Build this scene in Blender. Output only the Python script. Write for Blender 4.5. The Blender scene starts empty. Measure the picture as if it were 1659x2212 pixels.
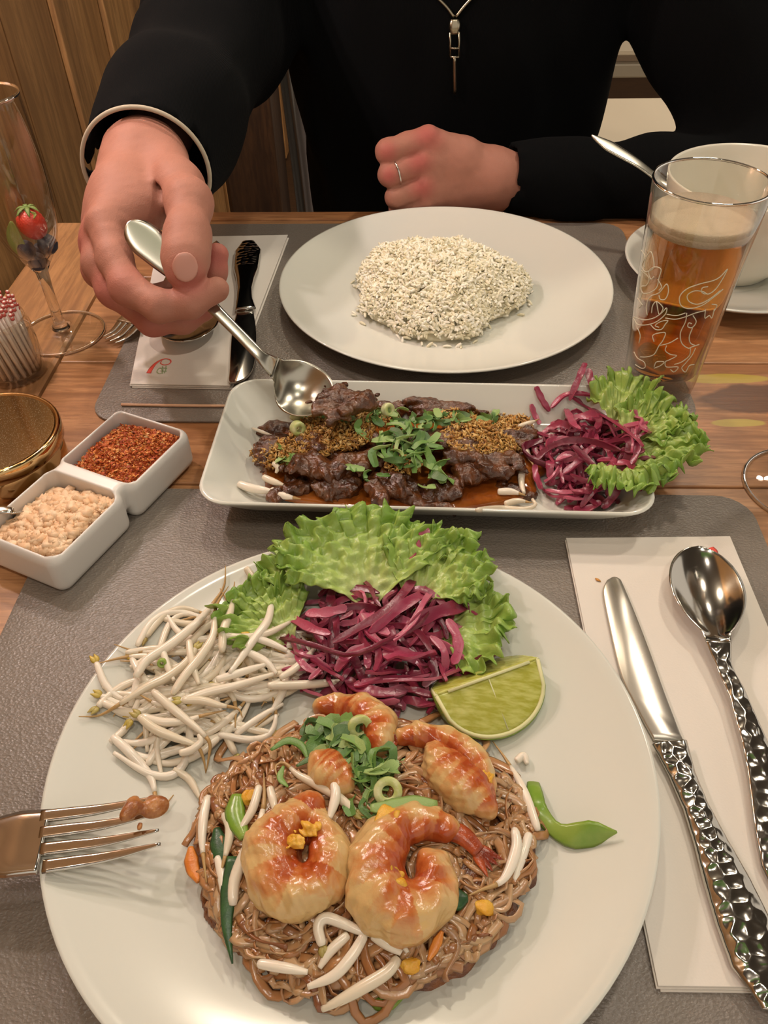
import bpy, math, random
import numpy as np
import openvdb
from mathutils import Vector, Matrix
random.seed(7); rng = np.random.default_rng(7)
S = bpy.context.scene; COL = S.collection
pi = math.pi

# ---------------------------------------------------------------- camera
FPX, PITCH, ROLL, CAMZ, YAW = 1722.169, 0.77737, -0.022161, 0.363735, -0.042219
IW, IH = 1659, 2212
CF = np.array([math.sin(YAW)*math.cos(PITCH), math.cos(YAW)*math.cos(PITCH), -math.sin(PITCH)])
_r = np.array([math.cos(YAW), -math.sin(YAW), 0.0]); _u = np.cross(_r, CF)
CR = math.cos(ROLL)*_r + math.sin(ROLL)*_u; CU = -math.sin(ROLL)*_r + math.cos(ROLL)*_u
CC = np.array([0, 0, CAMZ])
cam = bpy.data.cameras.new('camera'); co = bpy.data.objects.new('camera', cam); COL.objects.link(co)
co.matrix_world = Matrix(((CR[0], CU[0], -CF[0], CC[0]), (CR[1], CU[1], -CF[1], CC[1]), (CR[2], CU[2], -CF[2], CC[2]), (0, 0, 0, 1)))
cam.sensor_fit = 'VERTICAL'; cam.sensor_height = 36; cam.lens = FPX/IH*36; cam.clip_start = .01
S.camera = co
# ---------------------------------------------------------------- world, lamps, exposure
S.view_settings.view_transform = 'Standard'; S.view_settings.look = 'None'; S.view_settings.gamma = 1
S.view_settings.use_curve_mapping = False; S.view_settings.exposure = 0.92
W = bpy.data.worlds.new('world'); S.world = W; W.use_nodes = True
W.node_tree.nodes['Background'].inputs[0].default_value = (1.0, .88, .74, 1)
W.node_tree.nodes['Background'].inputs[1].default_value = .42
def lamp(loc, power, radius, color, spot=None, aim=(0, .4, 0)):
    l = bpy.data.lights.new('lamp_light', 'SPOT' if spot else 'POINT'); l.energy = power; l.shadow_soft_size = radius; l.color = color
    if spot: l.spot_size = math.radians(spot); l.spot_blend = .6
    o = bpy.data.objects.new('lamp_light', l); o.location = loc
    if spot: o.rotation_euler = (Vector(aim)-Vector(loc)).to_track_quat('-Z', 'Y').to_euler()
    COL.objects.link(o); return o
LAMPS = [((-.405, .60, .52), 2.1, .012, (1, .84, .80)), ((-.405, .78, .52), 2.1, .012, (1, .84, .80)),
         ((.62, 1.02, 1.30), 13.5, .045, (1, .88, .72)),
         ((.25, -.35, 1.75), 11.0, .10, (1, .90, .76)),
         ((.95, 2.3, 1.75), 12.0, .06, (1, .88, .72)),
         ((-.15, 1.75, 1.75), 22.0, .06, (1, .86, .66)),  # unseen lamp at the back, kept strong to brighten the plank wall
         ((-.30, -.10, 1.75), 6.0, .035, (1, .92, .82)), ((.15, .55, 1.80), 4.0, .03, (1, .90, .78))]  # two small unseen lamps added to give the cutlery sparkle
for L in LAMPS: lamp(*L)

# ---------------------------------------------------------------- pixel rays to points at a real depth
def ray(px, py):
    d = CF+(px-IW/2)/FPX*CR-(py-IH/2)/FPX*CU
    return d
def U(px, py, z=0.0):
    d = ray(px, py); return CC+d*((z-CAMZ)/d[2])
def UY(px, py, y):
    d = ray(px, py); return CC+d*(y/d[1])
def UD(px, py, dist):
    d = ray(px, py); return CC+d/np.linalg.norm(d)*dist
def onto(px, py, H, lift=0.0):
    z = .02
    for _ in range(12):
        p = U(px, py, z); z = .5*z+.5*(H(p[0], p[1])+lift)
    return U(px, py, z)

# ---------------------------------------------------------------- object helpers
def tag(o, label=None, cat=None, group=None, kind=None):
    if label: o['label'] = label
    if cat: o['category'] = cat
    if group: o['group'] = group
    if kind: o['kind'] = kind
    return o
def thing(name, label, cat, group=None, loc=(0, 0, 0)):
    o = bpy.data.objects.new(name, None); COL.objects.link(o); o.location = loc; o.empty_display_size = .01
    return tag(o, label, cat, group)
def mesh(name, V, F, mat, smooth=True):
    V = np.asarray(V, np.float32).reshape(-1, 3)
    me = bpy.data.meshes.new(name)
    if isinstance(F, np.ndarray):
        n, k = F.shape
        me.vertices.add(len(V)); me.vertices.foreach_set('co', V.ravel())
        me.loops.add(n*k); me.loops.foreach_set('vertex_index', F.astype(np.int32).ravel())
        me.polygons.add(n); me.polygons.foreach_set('loop_start', np.arange(n, dtype=np.int32)*k)
        me.polygons.foreach_set('loop_total', np.full(n, k, np.int32)); me.update(calc_edges=True)
    else:
        me.from_pydata([tuple(v) for v in V], [], F); me.update()
    if smooth: me.polygons.foreach_set('use_smooth', np.ones(len(me.polygons), bool))
    if mat: me.materials.append(mat)
    return me
def obj(name, VF, mat, parent=None, smooth=True, label=None, cat=None, group=None, kind=None, attr=None):
    if isinstance(VF, bpy.types.Mesh): me = VF
    else: me = mesh(name, VF[0], VF[1], mat, smooth)
    if attr is not None:
        a = me.attributes.new('mask', 'FLOAT', 'POINT'); a.data.foreach_set('value', np.asarray(attr, np.float32))
    o = bpy.data.objects.new(name, me); COL.objects.link(o)
    if parent:
        o.parent = parent
        if parent.location.length > 0: o.matrix_parent_inverse = Matrix.Translation(-parent.location)
    return tag(o, label, cat, group, kind)
def merge(parts):
    V, F, n = [], [], 0
    for v, f in parts:
        v = np.asarray(v, float).reshape(-1, 3); V.append(v)
        F += [tuple(int(i)+n for i in q) for q in f]; n += len(v)
    return np.concatenate(V), F
def flat_sharp(o, ang=35):
    me = o.data
    try: me.set_sharp_from_angle(angle=math.radians(ang))
    except Exception: pass
    return o
def bevel(o, w, seg=2):
    m = o.modifiers.new('bevel', 'BEVEL'); m.width = w; m.segments = seg; m.limit_method = 'ANGLE'; m.angle_limit = math.radians(40)
    return o
def box(c, s, rz=0.0):
    x, y, z = np.array(s)/2
    V = np.array([(-x, -y, -z), (x, -y, -z), (x, y, -z), (-x, y, -z), (-x, -y, z), (x, -y, z), (x, y, z), (-x, y, z)])
    if rz: V = V@np.array([[math.cos(rz), math.sin(rz), 0], [-math.sin(rz), math.cos(rz), 0], [0, 0, 1]])
    return V+np.array(c), [(0, 3, 2, 1), (4, 5, 6, 7), (0, 1, 5, 4), (1, 2, 6, 5), (2, 3, 7, 6), (3, 0, 4, 7)]
def catmull(P, n=6):
    P = np.asarray(P, float)
    if len(P) < 3:
        t = np.linspace(0, 1, n+1)[:, None]; return P[0]+(P[-1]-P[0])*t
    Q = np.vstack([2*P[0]-P[1], P, 2*P[-1]-P[-2]]); out = []
    for i in range(1, len(Q)-2):
        for t in np.arange(n)/n:
            a, b, c, d = Q[i-1], Q[i], Q[i+1], Q[i+2]
            out.append(.5*((2*b)+(c-a)*t+(2*a-5*b+4*c-d)*t*t+(3*b-a-3*c+d)*t**3))
    out.append(P[-1]); return np.array(out)
def tube(P, r, segs=8, flat=1.0, twist=0.0, up=(0, 0, 1), caps=True, r2=None):
    """swept tube: r half width across, r*flat (or r2) half height"""
    P = np.asarray(P, float); n = len(P); r = np.broadcast_to(np.asarray(r, float), (n,)).copy()
    rr = r*flat if r2 is None else np.broadcast_to(np.asarray(r2, float), (n,))
    T = np.gradient(P, axis=0); T /= np.linalg.norm(T, axis=1)[:, None]+1e-12
    N = np.array(up, float); N = N-T[0]*(N@T[0])
    if np.linalg.norm(N) < 1e-3: N = np.array([1, 0, 0.])-T[0]*T[0][0]
    N /= np.linalg.norm(N); V = []
    a = np.arange(segs)/segs*2*pi
    for i in range(n):
        N = N-T[i]*(N@T[i]); N /= np.linalg.norm(N)+1e-12
        B = np.cross(T[i], N)
        tw = twist*i/max(1, n-1); Nn = N*math.cos(tw)+B*math.sin(tw); Bn = -N*math.sin(tw)+B*math.cos(tw)
        V.append(P[i]+np.outer(np.cos(a), Bn)*r[i]+np.outer(np.sin(a), Nn)*rr[i])
    V = np.concatenate(V); F = []
    for i in range(n-1):
        for j in range(segs):
            k = (j+1) % segs
            F.append((i*segs+j, i*segs+k, (i+1)*segs+k, (i+1)*segs+j))
    if caps:
        F.append(tuple(range(segs-1, -1, -1))); F.append(tuple((n-1)*segs+j for j in range(segs)))
    return V, F
def strip(P, w, th, up=(0, 0, 1), twist=0.0, fold=0.0):
    """thin cut strip with square edges"""
    P = np.asarray(P, float); n = len(P); w = np.broadcast_to(np.asarray(w, float), (n,)); T = np.gradient(P, axis=0); T /= np.linalg.norm(T, axis=1)[:, None]+1e-12
    N = np.array(up, float); V = []
    for i in range(n):
        N = N-T[i]*(N@T[i]); N /= np.linalg.norm(N)+1e-12; B = np.cross(T[i], N); tw = twist*i/max(1, n-1); a, b = B*math.cos(tw)+N*math.sin(tw), -B*math.sin(tw)+N*math.cos(tw)
        for u, h in ((-1, 1), (0, 1), (1, 1), (1, -1), (0, -1), (-1, -1)): V.append(P[i]+a*w[i]*u+b*(h*th+fold*w[i]*abs(u)))
    F = [(i*6+j, (i+1)*6+j, (i+1)*6+(j+1) % 6, i*6+(j+1) % 6) for i in range(n-1) for j in range(6)]
    F += [(0, 1, 2, 3, 4, 5), tuple((n-1)*6+j for j in (5, 4, 3, 2, 1, 0))]
    return np.array(V), F
def lathe(prof, segs=64, c=(0, 0, 0), sx=1.0, sy=1.0):
    """closed when the profile begins and ends on the axis"""
    V, F = [], []; a = np.arange(segs)/segs*2*pi
    for r, z in prof: V.append(np.stack([np.cos(a)*r*sx, np.sin(a)*r*sy, np.full(segs, z)], 1))
    V = np.concatenate(V)+np.array(c)
    for i in range(len(prof)-1):
        for j in range(segs):
            k = (j+1) % segs; F.append((i*segs+j, i*segs+k, (i+1)*segs+k, (i+1)*segs+j))
    F.append(tuple(range(segs-1, -1, -1))); F.append(tuple((len(prof)-1)*segs+j for j in range(segs)))
    return V, F
def spread(prof, n=4):
    return [tuple(p) for p in catmull(np.array(prof, float), n)]
def extrude(poly, z0, z1, edge=.0):
    """flat outline (N,2) raised into a slab with a small rounded edge"""
    P = np.asarray(poly, float); n = len(P); c = P.mean(0)
    nrm = np.roll(P, -1, 0)-np.roll(P, 1, 0); nrm = np.stack([nrm[:, 1], -nrm[:, 0]], 1); nrm /= np.linalg.norm(nrm, axis=1)[:, None]+1e-9
    area = .5*np.sum(P[:, 0]*np.roll(P[:, 1], -1)-np.roll(P[:, 0], -1)*P[:, 1])
    if area < 0: P = P[::-1]; nrm = nrm[::-1]; nrm = np.roll(P, -1, 0)-np.roll(P, 1, 0); nrm = np.stack([nrm[:, 1], -nrm[:, 0]], 1); nrm /= np.linalg.norm(nrm, axis=1)[:, None]+1e-9
    rings = [(edge, z0), (0, z0+edge), (0, z1-edge), (edge*.3, z1-edge*.3), (edge, z1)]
    V = []
    for e, z in rings: V.append(np.column_stack([P-nrm*e, np.full(n, z)]))
    V = np.concatenate(V); F = []
    for i in range(len(rings)-1):
        for j in range(n):
            k = (j+1) % n; F.append((i*n+j, i*n+k, (i+1)*n+k, (i+1)*n+j))
    F.append(tuple(range(n-1, -1, -1))); F.append(tuple(4*n+j for j in range(n)))
    return V, F
def rrect(w, d, r, n=6, c=(0, 0), rz=0.0):
    out = []
    for cx, cy, a0 in ((w/2-r, d/2-r, 0), (-w/2+r, d/2-r, pi/2), (-w/2+r, -d/2+r, pi), (w/2-r, -d/2+r, 1.5*pi)):
        for i in range(n+1):
            a = a0+i/n*pi/2; out.append((cx+r*math.cos(a), cy+r*math.sin(a)))
    P = np.array(out); cc, ss = math.cos(rz), math.sin(rz)
    return P@np.array([[cc, ss], [-ss, cc]])+np.array(c)

# ---------------------------------------------------------------- signed distance shapes
class SDF:
    def __init__(s, lo, hi, h):
        s.lo = np.array(lo, float)-3*h; s.h = h
        n = np.ceil((np.array(hi)+3*h-s.lo)/h).astype(int)+1
        ax = [(s.lo[i]+np.arange(n[i])*h).astype(np.float32) for i in range(3)]
        s.X, s.Y, s.Z = np.meshgrid(*ax, indexing='ij', sparse=True)
        s.n = tuple(n); s.d = np.full(s.n, 1.0, np.float32)
    def cone(s, a, b, ra, rb):
        a = np.array(a, np.float32); b = np.array(b, np.float32); ab = b-a; L = float(ab@ab)+1e-12
        x, y, z = s.X-a[0], s.Y-a[1], s.Z-a[2]
        t = np.clip((x*ab[0]+y*ab[1]+z*ab[2])/L, 0, 1)
        return np.sqrt((x-t*ab[0])**2+(y-t*ab[1])**2+(z-t*ab[2])**2)-(ra+(rb-ra)*t)
    def chain(s, pts, k=.002):
        """pts: (x,y,z,r)"""
        d = None
        for p, q in zip(pts[:-1], pts[1:]):
            e = s.cone(p[:3], q[:3], p[3], q[3]); d = e if d is None else smin(d, e, k)
        return d
    def ell(s, c, r, R=None):
        x, y, z = s.X-c[0], s.Y-c[1], s.Z-c[2]
        if R is not None:
            R = np.asarray(R, np.float32)
            x, y, z = [R[i, 0]*x+R[i, 1]*y+R[i, 2]*z for i in range(3)]
        k0 = np.sqrt((x/r[0])**2+(y/r[1])**2+(z/r[2])**2); return (k0-1)*min(r)
    def rbox(s, c, half, r, rz=0.0):
        x, y, z = s.X-c[0], s.Y-c[1], s.Z-c[2]; cc, ss = math.cos(rz), math.sin(rz)
        x, y = x*cc+y*ss, -x*ss+y*cc
        q = [np.abs(v)-(h-r) for v, h in zip((x, y, z), half)]
        return np.sqrt(sum(np.maximum(v, 0)**2 for v in q))+np.minimum(np.maximum(np.maximum(q[0], q[1]), q[2]), 0)-r
    def noise(s, freq, amp, seed=0):
        g = np.random.default_rng(seed); out = 0
        for _ in range(7):
            k = g.normal(size=3)*freq; out = out+np.sin(k[0]*s.X+k[1]*s.Y+k[2]*s.Z+g.uniform(0, 6.28))
        return out*amp/2.6
    def add(s, d, k=0.0): s.d = smin(s.d, d, k) if k else np.minimum(s.d, d)
    def sub(s, d, k=0.0): s.d = -smin(-s.d, d, k) if k else np.maximum(s.d, -d)
    def out(s):
        g = openvdb.FloatGrid(1.0); g.copyFromArray(np.array(np.broadcast_to(s.d, s.n), dtype=np.float32, order="C")); g.transform = openvdb.createLinearTransform(s.h)
        p, t, q = g.convertToPolygons(0.0, 0.0)
        return p.astype(float)+s.lo, q.astype(np.int32)
def smin(a, b, k):
    if not k: return np.minimum(a, b)
    h = np.maximum(k-np.abs(a-b), 0)/k
    return np.minimum(a, b)-h*h*k*.25

# ---------------------------------------------------------------- materials
def lin(c):
    if isinstance(c, str): c = [int(c[i:i+2], 16)/255 for i in (0, 2, 4)]
    return tuple((v/12.92 if v <= .04045 else ((v+.055)/1.055)**2.4) for v in c[:3])+(1,)
class M:
    """small node wrapper round a Principled surface"""
    def __init__(s, name, col, rough=.5, metal=0.0, **kw):
        m = bpy.data.materials.new(name); m.use_nodes = True; s.m = m; s.t = m.node_tree; s.b = s.t.nodes['Principled BSDF']
        s.set('Base Color', lin(col)); s.set('Roughness', rough); s.set('Metallic', metal)
        for k, v in kw.items(): s.set({'sss': 'Subsurface Weight', 'spec': 'Specular IOR Level', 'coat': 'Coat Weight', 'trans': 'Transmission Weight', 'ior': 'IOR', 'sheen': 'Sheen Weight', 'alpha': 'Alpha'}[k], v)
        if 'sss' in kw: s.set('Subsurface Scale', .004); s.b.inputs['Subsurface Radius'].default_value = (1, .5, .3)
    def set(s, k, v): s.b.inputs[k].default_value = v
    def n(s, typ, **kw):
        nd = s.t.nodes.new(typ)
        for k, v in kw.items():
            if k in nd.inputs: nd.inputs[k].default_value = v
            else: setattr(nd, k, v)
        return nd
    def link(s, a, b): s.t.links.new(a, b)
    def coord(s, scale=(1, 1, 1), rot=(0, 0, 0), loc=(0, 0, 0), out='Object'):
        t = s.n('ShaderNodeTexCoord'); mp = s.n('ShaderNodeMapping')
        mp.inputs['Scale'].default_value = scale; mp.inputs['Rotation'].default_value = rot; mp.inputs['Location'].default_value = loc
        s.link(t.outputs[out], mp.inputs[0]); return mp.outputs[0]
    def noise(s, scale, detail=3, vec=None, dist=0.0, rough=.5):
        nd = s.n('ShaderNodeTexNoise'); nd.inputs['Scale'].default_value = scale; nd.inputs['Detail'].default_value = detail
        nd.inputs['Distortion'].default_value = dist; nd.inputs['Roughness'].default_value = rough
        s.link(vec if vec is not None else s.coord(), nd.inputs['Vector']); return nd.outputs['Fac']
    def vor(s, scale, vec=None, feat='F1', rnd=1.0):
        nd = s.n('ShaderNodeTexVoronoi', feature=feat); nd.inputs['Scale'].default_value = scale; nd.inputs['Randomness'].default_value = rnd
        s.link(vec if vec is not None else s.coord(), nd.inputs['Vector']); return nd.outputs['Distance']
    def ramp(s, fac, stops):
        r = s.n('ShaderNodeValToRGB'); e = r.color_ramp.elements
        while len(e) < len(stops): e.new(.5)
        for i, (p, c) in enumerate(stops): e[i].position = p; e[i].color = lin(c) if not isinstance(c, float) else (c, c, c, 1)
        s.link(fac, r.inputs[0]); return r.outputs[0]
    def mix(s, fac, a, b, mode='MIX'):
        x = s.n('ShaderNodeMix', data_type='RGBA', blend_type=mode)
        for v, k in ((fac, 0), (a, 6), (b, 7)):
            if isinstance(v, bpy.types.NodeSocket): s.link(v, x.inputs[k])
            elif k == 0: x.inputs[0].default_value = v
            else: x.inputs[k].default_value = lin(v)
        return x.outputs[2]
    def math(s, op, a, b=0.0):
        x = s.n('ShaderNodeMath', operation=op)
        for v, k in ((a, 0), (b, 1)):
            if isinstance(v, bpy.types.NodeSocket): s.link(v, x.inputs[k])
            else: x.inputs[k].default_value = v
        return x.outputs[0]
    def base(s, sock): s.link(sock, s.b.inputs['Base Color']); return s
    def rough(s, sock): s.link(sock, s.b.inputs['Roughness']); return s
    def bump(s, sock, strength=.3, dist=.001):
        b = s.n('ShaderNodeBump'); b.inputs['Strength'].default_value = strength; b.inputs['Distance'].default_value = dist
        s.link(sock, b.inputs['Height']); 
        if s.b.inputs['Normal'].is_linked: s.link(s.b.inputs['Normal'].links[0].from_socket, b.inputs['Normal'])
        s.link(b.outputs[0], s.b.inputs['Normal']); return s
    def island(s): return s.n('ShaderNodeNewGeometry').outputs['Random Per Island']
    def objrand(s): return s.n('ShaderNodeObjectInfo').outputs['Random']
    def attr(s, name='mask'): return s.n('ShaderNodeAttribute', attribute_name=name).outputs['Fac']

def wood(name, cols, scale=(2, 22, 8), rough=.45, rot=(0, 0, 0), seed=0.0):
    w = M(name, cols[1], rough)
    t = w.n('ShaderNodeTexCoord'); oi = w.n('ShaderNodeObjectInfo')
    ad = w.n('ShaderNodeVectorMath', operation='ADD'); w.link(t.outputs['Object'], ad.inputs[0])
    sc = w.n('ShaderNodeVectorMath', operation='SCALE'); sc.inputs[0].default_value = (3.1, 1.7, 2.3); w.link(oi.outputs['Random'], sc.inputs['Scale'])
    w.link(sc.outputs[0], ad.inputs[1])
    mp = w.n('ShaderNodeMapping'); mp.inputs['Scale'].default_value = scale; mp.inputs['Rotation'].default_value = rot; w.link(ad.outputs[0], mp.inputs[0])
    v = mp.outputs[0]
    g1 = w.noise(2.2, 5, v, 1.2, .6); g2 = w.noise(9, 4, v, .4, .7); g3 = w.noise(.8, 2, v, .5)
    c = w.ramp(g1, [(.3, cols[0]), (.5, cols[1]), (.7, cols[2])])
    c = w.mix(w.ramp(g2, [(.42, .0), (.60, .75)]), c, cols[0])
    tint = w.ramp(oi.outputs['Random'], [(0, cols[1]), (.5, cols[2]), (1, cols[3])])
    c = w.mix(.35, c, tint); c = w.mix(w.ramp(g3, [(.45, .0), (.7, .45)]), c, cols[3])
    w.base(c); w.bump(g2, .25, .0006); return w
def kwood(): pass

MAT = {}
MAT['table'] = wood('table_wood', ('714a2c', 'ad7d52', 'c49468', '95603a'), scale=(2.4, 26, 8), rough=.36)
MAT['table_end'] = wood('table_end_wood', ('68452a', 'a5774a', 'b88a5c', '85593a'), scale=(22, 2, 8), rough=.4)
MAT['wallwood'] = wood('wall_wood', ('6b4826', 'b07f4c', 'c4945c', '956738'), scale=(14, 14, 1.3), rough=.55)
MAT['darkwood'] = wood('dark_wood', ('2a1a0e', '4a321c', '5a3d22', '3c2614'), scale=(14, 14, 1.6), rough=.5)
# worn knot and paint streaks on the table
def knot_patch(w):
    v = w.coord(scale=(1, 1, 1)); nd = w.n('ShaderNodeTexNoise'); nd.inputs['Scale'].default_value = 14; nd.inputs['Detail'].default_value = 4
    w.link(v, nd.inputs['Vector'])
    def blob(cx, cy, rx, ry, wob=.035):
        sx = w.n('ShaderNodeSeparateXYZ'); w.link(v, sx.inputs[0])
        sc = w.n('ShaderNodeSeparateColor'); w.link(nd.outputs['Color'], sc.inputs[0])
        x = w.math('ADD', sx.outputs[0], w.math('MULTIPLY', w.math('SUBTRACT', sc.outputs[0], .5), wob*2))
        y = w.math('ADD', sx.outputs[1], w.math('MULTIPLY', w.math('SUBTRACT', sc.outputs[1], .5), wob))
        dx = w.math('POWER', w.math('ABSOLUTE', w.math('DIVIDE', w.math('SUBTRACT', x, cx), rx)), 2.0)
        dy = w.math('POWER', w.math('ABSOLUTE', w.math('DIVIDE', w.math('SUBTRACT', y, cy), ry)), 2.0)
        return w.ramp(w.math('ADD', dx, dy), [(.75, 1.0), (1.0, .0)])
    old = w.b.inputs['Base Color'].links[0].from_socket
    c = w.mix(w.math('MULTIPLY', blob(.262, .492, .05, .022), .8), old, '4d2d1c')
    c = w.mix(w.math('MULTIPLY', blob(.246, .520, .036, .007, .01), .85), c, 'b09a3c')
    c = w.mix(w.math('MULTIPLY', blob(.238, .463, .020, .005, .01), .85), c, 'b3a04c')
    c = w.mix(w.math('MULTIPLY', blob(-.262, .655, .012, .035), .5), c, '4a3222')
    w.base(c)
knot_patch(MAT['table'])
def leather():
    w = M('grey_leatherette', '7c746b', .34, spec=.6)
    v = w.coord(scale=(620, 900, 500)); n1 = w.noise(1.0, 3, v, .8); v2 = w.vor(.9, v)
    w.bump(w.math('ADD', n1, w.math('MULTIPLY', v2, .9)), .62, .0006)
    w.base(w.mix(w.noise(30, 2), '787068', '80776d')); w.rough(w.ramp(n1, [(.3, .28), (.7, .42)])); return w
MAT['mat'] = leather()
MAT['porcelain'] = M('white_porcelain', 'd3d4ca', .14, spec=.5)
MAT['porcelain2'] = M('cream_porcelain', 'd9d5c6', .16)
MAT['paper'] = M('white_paper_napkin', 'dcd6cc', .85); MAT['paper'].bump(MAT['paper'].vor(900), .15, .0002)
MAT['ink_red'] = M('red_print', 'ea5a4c', .7); MAT['ink_green'] = M('green_print', 'a2b486', .7)
MAT['steel'] = M('polished_steel', 'c4c0b8', .12, 1.0)
MAT['steel_brush'] = M('brushed_steel', 'b5b1a4', .26, 1.0)
MAT['gold'] = M('polished_gold_tone', 'c8a876', .10, 1.0)
MAT['goldmirror'] = M('dusty_bronze_mirror', '8c8166', .09, 1.0)
MAT['goldmirror'].rough(MAT['goldmirror'].ramp(MAT['goldmirror'].vor(1300), [(.10, .9), (.22, .08)]))
def clear_glass(name, tint, ior=1.45, edge=.0):
    w = M(name, tint, .02); t = w.n('ShaderNodeBsdfTransparent'); g = w.n('ShaderNodeBsdfGlossy'); g.inputs['Roughness'].default_value = .02; g.inputs['Color'].default_value = (1, 1, 1, 1)
    lw = w.n('ShaderNodeLayerWeight'); lw.inputs['Blend'].default_value = .35
    w.link(w.ramp(lw.outputs['Facing'], [(.55, tint), (.98, edge)]), t.inputs['Color'])
    lf = w.n('ShaderNodeLayerWeight'); lf.inputs['Blend'].default_value = .5; x = w.n('ShaderNodeMixShader')
    w.link(w.math('ADD', w.math('MULTIPLY', w.math('POWER', lf.outputs['Facing'], 2.6), .8), .035), x.inputs[0]); w.link(t.outputs[0], x.inputs[1]); w.link(g.outputs[0], x.inputs[2]); w.link(x.outputs[0], w.t.nodes['Material Output'].inputs['Surface']); return w
MAT['glass'] = clear_glass('clear_glass', 'fbfaf6', 1.45, '9a9890')
MAT['solidglass'] = M('thick_rim_glass', 'ffffff', .02, trans=1.0, ior=1.45)
MAT['etch'] = M('white_etched_print', 'd8d6c0', .6)
MAT['sweater'] = M('black_knit', '070809', 1.0, spec=.12)
MAT['sweater'].bump(MAT['sweater'].n('ShaderNodeTexWave', **{'Scale': 320.0}).outputs['Fac'], .25, .0006)
MAT['cuff'] = M('offwhite_cotton', 'b5aa95', .8)
MAT['white_plastic'] = M('white_melamine', 'd6d2cb', .3)
def skin():
    w = M('skin', 'b98872', .62, sss=.10, spec=.35)
    a = w.attr(); n = w.noise(60, 3)
    c = w.mix(w.ramp(a, [(0, .0), (1, .8)]), 'a87663', 'b2504e'); c = w.mix(w.math('MULTIPLY', n, .35), c, '966551')  # mask tints red: knuckle flush and painted lamp glow
    w.base(c); w.bump(w.vor(1100), .25, .0004); w.bump(w.noise(1.0, 3, w.coord(scale=(300, 120, 300))), .3, .0006); return w
MAT['skin'] = skin()
MAT['nail'] = M('fingernail', 'b98474', .38)
# ================================================================ the room
def slab_obj(name, c, s, mat, parent=None, b=.002, **kw):
    o = obj(name, box(c, s), mat, parent, smooth=False, **kw); return bevel(o, b) if b else o
MAT['floor'] = wood('floor_wood', ('2c1c10', '4a3220', '5a3f28', '3c2818'), rough=.5)
MAT['ceil'] = M('grey_brown_ceiling', '57514a', .9)
MAT['green'] = M('green_reflection_panel', '4c7a2c', .6)
slab_obj('floor', (.8, 1.2, -.80), (4.4, 7.0, .1), MAT['floor'].m, b=0, kind='structure')
slab_obj('ceiling', (.8, 1.4, 1.95), (4.4, 5.6, .1), MAT['ceil'].m, b=0, kind='structure')
wl = tag(thing('wall_left', None, None, loc=(-.46, 1.5, -.75)), kind='structure')
slab_obj('backing', (-.50, 1.5, .575), (.04, 4.6, 2.65), MAT['darkwood'].m, wl, b=0)
y = -.8; k = 0
while y < 3.75:
    w_ = (.145, .075, .12, .165, .095)[k % 5]; dx = (.0, .006, -.003, .004, .001)[k % 5]; k += 1
    slab_obj('plank', (-.47+dx, y+w_/2, .575), (.03, w_-.004, 2.64), MAT['wallwood'].m, wl, b=.002); y += w_
MAT['plaster'] = M('warm_plaster', '8a7660', .9)
slab_obj('wall_back', (.8, 4.0, .575), (4.4, .1, 2.65), MAT['plaster'].m, b=0, kind='structure')

# dark door post and pale curtain seen past the sleeve
t = thing('wooden_post', 'dark brown wooden post standing behind the black sleeve by the plank wall', 'post', loc=(-.284, 1.48, -.75))
slab_obj('shaft', (-.284, 1.48, .1), (.10, .10, 1.7), MAT['darkwood'].m, t, b=.008)
slab_obj('capping', (-.284, 1.48, .965), (.12, .12, .03), MAT['darkwood'].m, t, b=.004)
MAT['linen'] = M('grey_linen', 'a8a096', .9)
def curtain():
    V, F = [], []; nx, nz = 40, 24
    for j in range(nz+1):
        for i in range(nx+1):
            u = i/nx; v = j/nz; x = -.231+u*.10; z = -.62+v*1.25
            V.append((x+.006*math.sin(9*v), 1.56+.012*math.sin(u*26)+.01*math.sin(u*9+v*3), z))
    for j in range(nz):
        for i in range(nx): a = j*(nx+1)+i; F.append((a, a+1, a+nx+2, a+nx+1))
    o = obj('curtain', (V, F), MAT['linen'].m, label='pale grey cloth hanging beside the dark wooden post', cat='curtain')
    s = o.modifiers.new('thick', 'SOLIDIFY'); s.thickness = .003
curtain()

# neighbouring white table and chair seen between the sweater and its right sleeve
MAT['whitetop'] = M('white_laminate', 'cfc4b0', .45); MAT['greyleg'] = M('grey_metal', '8f8676', .5, .4)
t = thing('cafe_table', 'pale white table top of the neighbouring place behind the elbow', 'table', loc=(.62, 1.34, -.75))
slab_obj('table_top', (.62, 1.335, -.115), (.86, .33, .03), MAT['whitetop'].m, t, b=.006)
for sx in (-.36, .36):
    for sy in (-.2, .2): slab_obj('leg', (.62+sx, 1.335+sy*.65, -.44), (.04, .04, .62), MAT['greyleg'].m, t, b=.004)
t = thing('white_chair', 'white moulded chair standing behind the neighbouring pale table', 'chair', loc=(.52, 1.85, -.75))
slab_obj('seat', (.52, 1.85, -.31), (.44, .42, .035), MAT['whitetop'].m, t, b=.012)
slab_obj('backrest', (.52, 2.05, .02), (.44, .03, .40), MAT['whitetop'].m, t, b=.012)
slab_obj('back_rail', (.52, 2.05, -.21), (.40, .025, .03), MAT['greyleg'].m, t, b=.004)
for sx in (-.19, .19):
    for sy in (-.18, .2): slab_obj('leg', (.52+sx, 1.85+sy, -.54), (.035, .035, .42), MAT['whitetop'].m, t, b=.004)

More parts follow.
